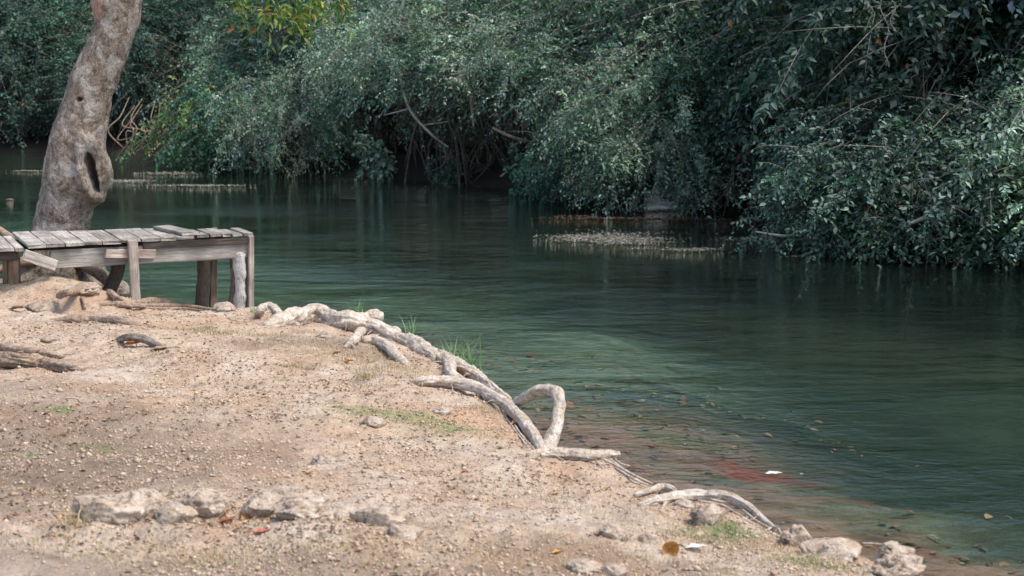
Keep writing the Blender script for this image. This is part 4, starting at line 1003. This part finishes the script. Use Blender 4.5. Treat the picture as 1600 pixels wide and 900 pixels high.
# straw / dry grass and green grass blades
def blades(name, spots, colours, label, h=(.02,.05), w=.0012, lean=.8):
    O = []; H = []
    for px, py, rxm, rym, cnt, hs in spots:
        p = G(px, py); a = rng.normal(0, 1, (cnt,2))*np.array([rxm, rym])*.5
        O.append(np.stack([p.x+a[:,0], p.y+a[:,1]], 1)); H.append(rng.uniform(h[0], h[1], cnt)*hs)
    O = np.vstack(O); H = np.concatenate(H); z, s, _ = height(O[:,0], O[:,1]); keep = s > -.02; O, H, z = O[keep], H[keep], z[keep]
    n = len(O); a = rng.uniform(0, 6.28, n); ln = rng.uniform(.1, lean, n)
    d = np.stack([np.cos(a)*ln, np.sin(a)*ln, np.ones(n)], 1); b0 = np.stack([O[:,0], O[:,1], z-.002], 1)
    sd = np.stack([-np.sin(a), np.cos(a), np.zeros(n)], 1)*(w*rng.uniform(.7,1.4,n))[:,None]
    m1 = b0+d*H[:,None]*.55; tip = b0+nrm(d*np.array([1.9,1.9,.8]))*H[:,None]*1.15
    V = np.stack([b0-sd, b0+sd, m1+sd*.8, m1-sd*.8, tip], 1).reshape(-1,3)
    base = np.arange(n)*5
    Q = np.stack([base, base+1, base+2, base+3], 1); T = np.stack([base+3, base+2, base+4], 1)
    pc = np.array(colours); cc = pc[rng.integers(0,len(pc),n)]*rng.uniform(.75,1.25,(n,1))
    o = link(name, mesh_np(name, V, [Q, T], [M_GRASS], np.repeat(cc,5,0)), kind='stuff'); o['label'] = label; return o
STRAW = [(0.50,0.38,0.26),(0.40,0.29,0.19),(0.30,0.20,0.13),(0.56,0.46,0.34),(0.44,0.27,0.15)]
blades('dry_grass', [(400,525,.7,.12,700,1),(470,535,.8,.2,900,1),(560,560,.5,.25,900,1),(620,575,.3,.25,500,1.2),(330,520,.3,.12,350,1),(470,575,.13,.06,260,1.1),(575,590,.08,.1,200,1.6),(100,700,1.0,.8,1500,.6),(60,770,.9,.3,1000,.6),
       (200,868,1.6,.2,1600,.7),(600,870,1.6,.2,1600,.7),(900,850,1.0,.25,1300,.7),(1120,850,.5,.2,800,.8),(1250,875,.4,.15,500,.8),(760,640,.2,.25,350,1),(830,770,.5,.2,450,.7),(530,810,.8,.2,500,.7),(330,860,1,.2,700,.7),(1000,800,.4,.2,400,.7)],
       STRAW, 'dry straw and thatch on the near bank')
GREEN = [(0.16,0.25,0.09),(0.22,0.30,0.12),(0.12,0.20,0.08),(0.30,0.32,0.16)]
blades('moss_grass', [(650,655,.62,.26,2600,.32),(560,645,.2,.1,350,.32),(720,672,.26,.1,420,.32),(1110,838,.26,.1,650,.5),(1138,826,.08,.1,260,.9),(1270,880,.24,.08,520,.5),(90,640,.14,.08,200,.5),(145,700,.16,.07,150,.5),(325,513,.13,.05,90,.8),(700,690,.2,.06,80,.3),(310,885,.3,.1,150,.4)],
       GREEN, 'low green sprouts in patches on the bank')
def tuft(px, py, n, h, label, colours, spread=.05, lean=1.2, w=.005, zoff=0.0, cat='grass tuft', name='grass_tuft'):
    g = G(px, py); V = []; Fq = []; A = Acc()
    for i in range(n):
        a = rng.uniform(0, 6.28); ln = rng.uniform(.15, lean); hh = h*rng.uniform(.5,1.1)
        b0 = np.array([g.x+rng.normal(0,spread), g.y+rng.normal(0,spread*.6), g.z+zoff-.01]); t = np.linspace(0,1,6)[:,None]
        d = np.array([math.cos(a), math.sin(a), 0])
        p = b0+np.array([0,0,1])*hh*t*(1-.45*ln*t*.6)+d*hh*ln*t*t*.8
        sd = np.array([-math.sin(a), math.cos(a), 0])*w*(1-t*.95)
        V = np.vstack([p-sd, p+sd]); q = np.array([(j, 6+j, 7+j, j+1) for j in range(5)])
        c = np.array(colours[rng.integers(0,len(colours))])*rng.uniform(.8,1.2); A.add(V-np.array([[g.x,g.y,g.z]]), q, c)
    o = link(name, A.mesh(name, [M_GRASS]), None, None, tuple(g)); tag(o, label, cat, 'grass tufts on the bank'); return o
FRESH0 = [(0.14,0.27,0.12),(0.20,0.34,0.16),(0.11,0.21,0.10)]
FRESH = [(0.20,0.33,0.14),(0.28,0.40,0.20),(0.15,0.26,0.11)]
tuft(560,492,20,.20,'thin green sprig standing behind the thick root',FRESH,.03)
tuft(590,505,12,.09,'small green sprig at the blunt root stub',FRESH,.04)
tuft(675,550,12,.10,'sparse green blades on the ragged grey root',FRESH,.06)
tuft(455,488,8,.10,'faint green sprig left above the thick root',FRESH,.05)
tuft(642,522,14,.22,'arching green blades over the root lump',FRESH,.03)
tuft(700,560,14,.19,'small upright green blades beside the big tuft',FRESH,.04)
tuft(726,574,44,.34,'biggest green grass tuft spreading over the water',FRESH,.05,1.6)
tuft(747,590,16,.18,'drooping green blades at the foot of the big tuft',FRESH,.03,1.8)
tuft(808,638,7,.12,'few thin blades growing in the root loop',FRESH,.03)
tuft(396,487,10,.07,'green blades at the foot of the dock corner post',FRESH,.04)
tuft(112,822,24,.13,'dry straw tuft left of the pitted rocks',[(0.55,0.40,0.24),(0.50,0.30,0.14),(0.62,0.5,0.36)],.04,1.0)

# ------------------------------------------------------------------ single dead leaves
def dead_leaf(px, py, L, colr, label, rz, curl=.5, up=.2, name='fallen_leaf', z=None, wide=.55):
    g = G(px, py) if z is None else W(px, py, z)
    nu, nv = 11, 7; u = np.linspace(0,1,nu); v = np.linspace(-1,1,nv); U, Vv = np.meshgrid(u, v, indexing='ij')
    wd = np.sin(np.pi*np.clip(U,0.01,.99)**.8)*wide*.5*(1+.12*np.sin(U*25)); y = Vv*wd
    zz = curl*(np.abs(Vv)**1.6)*wd*1.2 + up*U**2*.6 + .02*np.sin(U*14+Vv*3)
    P = np.stack([U, y*(1-curl*.3*np.abs(Vv)), zz], -1).reshape(-1,3)*L
    c, s = math.cos(rz), math.sin(rz); P = np.stack([P[:,0]*c-P[:,1]*s, P[:,0]*s+P[:,1]*c, P[:,2]], 1)
    ii = np.arange(nu*nv).reshape(nu,nv); Q = np.stack([ii[:-1,:-1],ii[1:,:-1],ii[1:,1:],ii[:-1,1:]],-1).reshape(-1,4)
    cc = np.array(colr)*(1+.25*fbm(P*60, 3, int(px))[:,None])
    P2_ = np.vstack([P, P-np.array([0,0,.0012])]); Q2 = np.vstack([Q, Q[:,::-1]+len(P)])
    o = link(name, mesh_np(name, P2_, Q2, [M_DRY], np.vstack([cc, cc]), True), None, None, (g.x, g.y, g.z+.006)); tag(o, label, 'leaf', 'fallen leaves'); return o
LV = [(192,540,.11,(.42,.16,.06),'orange leaf tucked under the dark dead wood',.2,.5),(235,548,.12,(.40,.28,.19),'tan curled leaf below the dark dead wood',.1,.4),
 (378,815,.065,(.55,.27,.09),'orange fan leaf beside the cream slab rock',1.2,.5),(342,818,.06,(.30,.09,.04),'dark red leaf left of the orange fan leaf',.3,.5),(395,834,.07,(.48,.15,.09),'reddish scraps of leaf below the cream slab',.1,.3),
 (518,553,.07,(.28,.15,.08),'brown curled leaf left of the orange leaf below the thick root',.4,.6),(538,566,.065,(.45,.17,.06),'orange-brown leaf in the straw below the thick root',.1,.5),
 (798,662,.07,(.55,.30,.14),'orange leaf caught under the long smooth root',.5,.6),(478,742,.045,(.50,.28,.12),'small ochre leaf in open soil',.8,.6),(862,866,.05,(.58,.32,.07),'yellow-orange leaf near the bottom edge',.2,.4),
 (720,738,.035,(.34,.09,.04),'tiny dark red leaf right of centre on the soil',.3,.5),(655,782,.04,(.42,.2,.1),'small rusty leaf in the pale soil',1.2,.4),
 (14,484,.12,(.20,.13,.09),'brown crumpled leaf at the left edge under the dock',.1,.5),(860,770,.04,(.5,.3,.12),'ochre leaf scrap below the loop root',.1,.5),
 (236,514,.04,(.25,.12,.07),'small dark leaf below the dock posts',.4,.5),(310,566,.05,(.40,.2,.1),'thin brown leaf standing up on the soil',1.4,.9),(940,764,.03,(.5,.33,.1),'tiny yellow leaf near the arched root',.2,.4),
 (1000,842,.07,(.66,.62,.56),'bleached white leaf left of the curled brown leaf',.1,.3),(1070,856,.09,(.66,.62,.57),'bleached white leaf right of the curled brown leaf',-.1,.3)]
for px, py, L, c_, lab, rz, cu in LV: dead_leaf(px, py, L*1.15, c_, lab, rz, cu)
# the curled brown leaf: a cone-like scroll open towards the camera
g = G(1046, 862)
nu, nv = 14, 26; U, A_ = np.meshgrid(np.linspace(0,1,nu), np.linspace(.4, 6.9, nv), indexing='ij')
R_ = .002+.036*U**.8*(1+.08*np.sin(A_*3)); Pn_ = np.stack([R_*np.cos(A_), -.045*U+.02*np.sin(A_*2)*U*.2, R_*np.sin(A_)*1.15+.026], -1).reshape(-1,3)
ii = np.arange(nu*nv).reshape(nu,nv); Q = np.stack([ii[:-1,:-1],ii[1:,:-1],ii[1:,1:],ii[:-1,1:]],-1).reshape(-1,4)
cc = np.array([.52,.25,.08])*(1+.3*fbm(Pn_*70,3,5)[:,None])
o = link('curled_leaf', mesh_np('curled_leaf', Pn_, Q, [M_DRY], cc, True), None, None, (g.x, g.y, g.z)); tag(o, 'curled brown leaf standing open among white stones near the bottom', 'leaf', 'fallen leaves')
o = dead_leaf(1196, 741, .10, (.62,.64,.60), 'pale leaf floating over the rust-red patch of river bed', .1, .15, .02, z=.004); o['group'] = 'floating leaves'
o = dead_leaf(1250, 742, .02, (.66,.66,.62), 'tiny white fleck floating right of the pale leaf', .1, .15, .02, z=.004); o['group'] = 'floating leaves'
def stick(px0, py0, px1, py1, r, label, z=.006, m=M_TWIG_P, name='floating_stick', cat='stick'):
    a = W(px0, py0, z); b_ = W(px1, py1, z); mid = (a+b_)/2+Vector((0, .01, 0)); V, F = tube([np.array(a), np.array(mid), np.array(b_)], [r, r, r*.5], 12, 6, .2, 20, 3)
    o = empty(name, tuple(mid)); me = mesh_np(name, V-np.array([list(mid)]), F, [m], None, True)
    bpy.data.objects.remove(o); o = link(name, me, None, None, tuple(mid)); tag(o, label, cat); return o
stick(1348,849,1392,853,.006,'white stick floating left of the craggy shore rock', .006)
stick(1395,851,1430,858,.004,'thin white stick floating right of the craggy shore rock', .006)

# ------------------------------------------------------------------ floating scum and litter rafts on the river
def raft(name, spots, size, colours, label, seed):
    rg2 = np.random.default_rng(seed); O = []
    for px, py, wpx, hpx, n in spots:
        a = rg2.normal(0, .42, (n,2)); a = rg2.normal(0, .42, (int(n*.9),2)); a[:,0] += .25*np.sin(a[:,1]*9+px); xx = px+a[:,0]*wpx/2*1.1; yy = py+a[:,1]*hpx/2
        for x, y in zip(xx, yy):
            p = W(x, y, 0.0); O.append((p.x, p.y, .003+rg2.random()*.004))
    O = np.array(O); n = len(O); U = nrm(np.stack([rg2.normal(0,1,n), rg2.normal(0,1,n), rg2.normal(0,.03,n)],1)); Nn = nrm(np.array([0,0,1.])+rg2.normal(0,.06,(n,3)))
    V, F, k = leaves(O, U, Nn, rg2.uniform(.5,1.3,n)*size, rg2.uniform(.4,.9,n)); pc = np.array(colours); cc = pc[rg2.integers(0,len(pc),n)]*rg2.uniform(.7,1.2,(n,1))
    o = link(name, mesh_np(name, V, F, [M_DRY], np.repeat(cc,k,0)), kind='stuff'); o['label'] = label
SC = [(0.33,0.30,0.27),(0.25,0.22,0.19),(0.40,0.37,0.33),(0.14,0.12,0.10)]
raft('floating_scum', [(950,372,170,22,1500),(900,372,90,10,300),(1000,378,110,12,400),(1083,390,90,6,330),(1000,388,80,4,60),(1165,374,80,7,260),(1230,377,120,9,200),(1255,401,45,5,90),(1310,388,170,12,350),(1400,402,200,8,350),(1500,405,200,6,200)], .042, SC, 'pale litter floating in front of the right bank', 1)
raft('floating_litter', [(985,341,210,4,420),(1080,343,230,4,240),(900,338,70,4,80),(1180,347,120,4,80),(700,292,180,3,60),(560,284,160,3,50)], .05, [(0.34,0.17,0.10),(0.24,0.12,0.08),(0.42,0.28,0.2),(0.14,0.09,0.07)], 'rusty line of litter floating along the bank', 2)
raft('distant_scum', [(200,283,80,5,500),(310,290,160,3,420),(265,271,90,5,420),(45,267,60,2,160),(130,268,60,2,120),(230,239,120,2,160),(320,240,60,2,80),(410,263,30,3,60)], .07, SC, 'pale strips of litter floating beside the leaning tree', 3)

# ------------------------------------------------------------------ bare branches, vines on the far bank
def dead_branch(paths, label, m=M_TWIG_P, name='bare_branch', group='bare branches in the far thicket', cat='branch'):
    """paths: list of [(px,py,Y,rpx)...]; the first is the main limb"""
    o = None
    for i, p in enumerate(paths):
        q = [np.array(at(a, b_, Y)) for a, b_, Y, r in p]; rr = [r*Y/FPX for a, b_, Y, r in p]
        if o is None: o = empty(name, tuple(q[0])); tag(o, label, cat, group)
        V, F = tube(q, rr, max(8, 6*len(q)), 6, .12, 5, i, cap=False)
        link('limb' if i == 0 else 'side_branch', mesh_np('limb', offset(V, o), F, [m], None, True), o)
def bankY(px, add=0.0):
    py = float(np.interp(px, [a for a, b in FAR_PX], [b for a, b in FAR_PX])); return W(px, py, 0).y+add
yb = bankY(480, -.6)
dead_branch([[(512,152,yb+.4,2),(480,176,yb,3),(455,200,yb-.1,3.2),(453,230,yb,2)],[(455,200,yb,2.5),(440,196,yb,1.5)],[(456,205,yb,2),(474,202,yb,1.6)],[(466,190,yb,1.6),(464,172,yb,1)],[(455,200,yb,1.6),(424,232,yb,1.1)]], 'pale forked bare branch sticking out over the first dark hollow')
yb = bankY(660, -.7)
dead_branch([[(612,90,yb+.4,2),(625,120,yb,2.6),(640,170,yb-.2,2.4),(672,208,yb-.4,2),(700,230,yb-.3,1.4)],[(640,170,yb-.2,1.5),(600,180,yb-.1,1)],[(660,196,yb-.3,1.6),(700,190,yb-.3,1)]], 'long curving bare branch down the pale mounded shrub')
yb = bankY(730, -.9)
dead_branch([[(735,150,yb,2.2),(738,175,yb,2.6),(740,198,yb,1.6)]], 'short upright grey twig on the pale mounded shrub')
yb = bankY(800, -.2)
dead_branch([[(770,200,yb,2),(800,214,yb-.2,2.6),(830,222,yb,2)],[(820,240,yb,2),(800,262,yb-.1,2.2),(782,276,yb-.2,1.5)],[(830,220,yb,1.6),(838,248,yb,1.4)]], 'reddish bare branches at the right end of the wide hollow', m=M_ROOT_B)
yb = bankY(960, -1.0)
dead_branch([[(930,170,yb,1.6),(940,210,yb-.1,2.2),(958,225,yb,2.0),(975,250,yb,1.4)],[(958,225,yb,1.3),(962,300,yb,1)],[(1030,150,yb,1),(1005,180,yb,1.8),(990,215,yb,2),(1000,240,yb,1.3)]], 'wiry pale stems crossing the grey-green shrub above the rusty litter line')
yb = bankY(1480, -1.4)
dead_branch([[(1720,270,yb+1,6),(1600,300,yb+.4,5),(1520,318,yb,4.6),(1460,335,yb-.2,4),(1420,350,yb-.3,2.6)],[(1470,333,yb-.2,2.2),(1462,350,yb-.2,2),(1470,366,yb-.2,1.5)],[(1540,314,yb,2),(1500,360,yb,1.6),(1440,380,yb-.2,1.1)]], 'long grey bough lying across the right-hand shrubs')
dead_branch([[(1640,240,yb+.6,4),(1560,262,yb+.2,3),(1520,275,yb,2.2),(1500,285,yb,1.4)]], 'shorter grey bough above the long one at the right edge')
yb = bankY(1350, 1.2)
dead_branch([[(1335,85,yb,1.5),(1350,110,yb-.1,2.4),(1368,130,yb-.2,2.6),(1390,155,yb,1.6)],[(1368,130,yb-.2,1.4),(1358,180,yb,1)]], 'bare grey branch in the dark upper right thicket')
dead_branch([[(1510,40,yb,1.4),(1545,80,yb-.2,2),(1580,110,yb,1.8),(1610,130,yb,1.4)]], 'thin diagonal branch in the upper right corner')
yb = bankY(1280, -1.3)
dead_branch([[(1330,340,yb+.4,1.6),(1262,352,yb-.2,2),(1235,368,yb-.4,2.4),(1205,366,yb-.5,1.8),(1180,362,yb-.5,1)]], 'curved grey twig skimming the water below the broad-leaved shrub')
# reddish roots and bare stems at the far bank right of the leaning trunk
yb = bankY(255, -.3)
rb = random.Random(4); pths = []
for i in range(24):
    x0 = rb.uniform(195,310); y0 = rb.uniform(150,190); x1 = x0+rb.uniform(-30,30)
    x2 = x1+rb.uniform(-50,50); pths.append([(x0,y0,yb+.5,.5),(x0+rb.uniform(-20,20),y0+30,yb,.9),(x1+rb.uniform(-14,14),205,yb-.2,1.1),(x2,rb.uniform(225,250),yb-.1,.8)])
dead_branch(pths, 'tangle of reddish bare stems and roots right of the leaning trunk', m=M_ROOT_B)
# twig tangles in the hollows
for (x0, x1, y0, y1, cnt, lab, mm) in ((640,790,215,292,26,'grey twig tangle inside the wide hollow at mid bank', M_STEM),(1080,1230,240,335,26,'brown twig tangle inside the deep hollow right of centre', M_STEM),(1420,1600,330,402,26,'twig tangle under the right-edge shrubs', M_STEM),(470,560,200,262,10,'sparse twigs hanging in the first dark hollow', M_STEM)):
    pths = []
    for i in range(cnt):
        xa = rb.uniform(x0, x1); xb = xa+rb.uniform(-60,60); Yc = bankY((x0+x1)/2, rb.uniform(-.5,.9))
        pths.append([(xa, y0+rb.uniform(-10,20), Yc, .8),((xa+xb)/2+rb.uniform(-20,20), (y0+y1)/2, Yc-.2, 1.2),(xb, y1-rb.uniform(0,25), Yc-.1, .8)])
    dead_branch(pths, lab, m=mm, name='twig_tangle', group='twig tangles in the hollows', cat='twigs')
# three pale vines hanging at the top right
for j, (x0, y1, lab) in enumerate([(1352,40,'shortest of the three pale vines hanging at the top right'),(1377,98,'longest pale vine hanging at the top right'),(1391,52,'pale vine right of the longest one at the top right')]):
    Yv = bankY(1370, -.8); q = [np.array(at(x0+5*math.sin(i*1.3+j)+i*1.2*(1 if j != 2 else .6), -30+(y1+30)*i/9, Yv)) for i in range(10)]
    o = empty('hanging_vine', tuple(q[0])); tag(o, lab, 'vine', 'pale vines hanging at the top right')
    V, F = tube(q, [.006]*10, 40, 5, .1, 5, j, cap=False); link('vine_stem', mesh_np('vine_stem', offset(V, o), F, [M_TWIG_P], None, True), o)
    qq = np.repeat(catmull(q, 26), 2, 0); m_ = len(qq); U = nrm(rng.normal(0,1,(m_,3))+np.array([0,0,-.5])); V, F, k = leaves(qq, U, rng.normal(0,1,(m_,3)), rng.uniform(.04,.08,m_), .45)
    link('vine_leaves', mesh_np('vine_leaves', offset(V, o), F, [M_LEAF], np.tile(np.array([[.20,.25,.19]]),(len(V),1))), o, 'stuff')
# ------------------------------------------------------------------ low gap under the shrubs through which the sky glints on the water
def gap_mask(P):
    rg3 = np.random.default_rng(int(abs(P[0,0])*1000) % 9999 + len(P)); j = rg3.normal(0, 1, (2, len(P)))
    az = 800+FPX*P[:,0]/np.maximum(P[:,1], 1) + j[0]*12 + 9*np.sin(P[:,2]*9); sl = 110+FPX*(P[:,2]+EYE)/np.maximum(P[:,1], 1) + j[1]*3
    wv_ = 6*np.sin(az*.12); dr_ = 110+FPX*(EYE-P[:,2])/np.maximum(P[:,1], 1) + j[1]*4
    a_ = (az > 1004) & (az < 1066) & (P[:,1] > 20)
    return a_ & (((sl > 292+wv_) & (sl < np.where(P[:,1] > 28, 372, 340))) | ((dr_ > 304+wv_) & (dr_ < 345) & (P[:,1] < 31)))
bpy.context.view_layer.update()
for o in list(sc.objects):
    if o.type != 'MESH' or o.name.split('.')[0] not in ('foliage', 'twigs', 'stem', 'vine_leaves', 'vine_stems'): continue
    mw = np.array(o.matrix_world); r_ = mw[:3,3]
    off = (r_[0]-r_[1]*235/FPX)
    if r_[1] < 19 or abs(off) > 6.5: continue
    me = o.data; nf = len(me.polygons); c0 = np.empty(nf*3, np.float32); me.polygons.foreach_get('center', c0); c0 = c0.reshape(-1,3)@mw[:3,:3].T + mw[:3,3]
    mk = gap_mask(c0)
    if not mk.any(): continue
    import bmesh
    me2 = me.copy(); bm = bmesh.new(); bm.from_mesh(me2); bm.faces.ensure_lookup_table()
    bmesh.ops.delete(bm, geom=[bm.faces[i] for i in np.nonzero(mk)[0]], context='FACES'); bm.to_mesh(me2); bm.free(); o.data = me2
print('done')
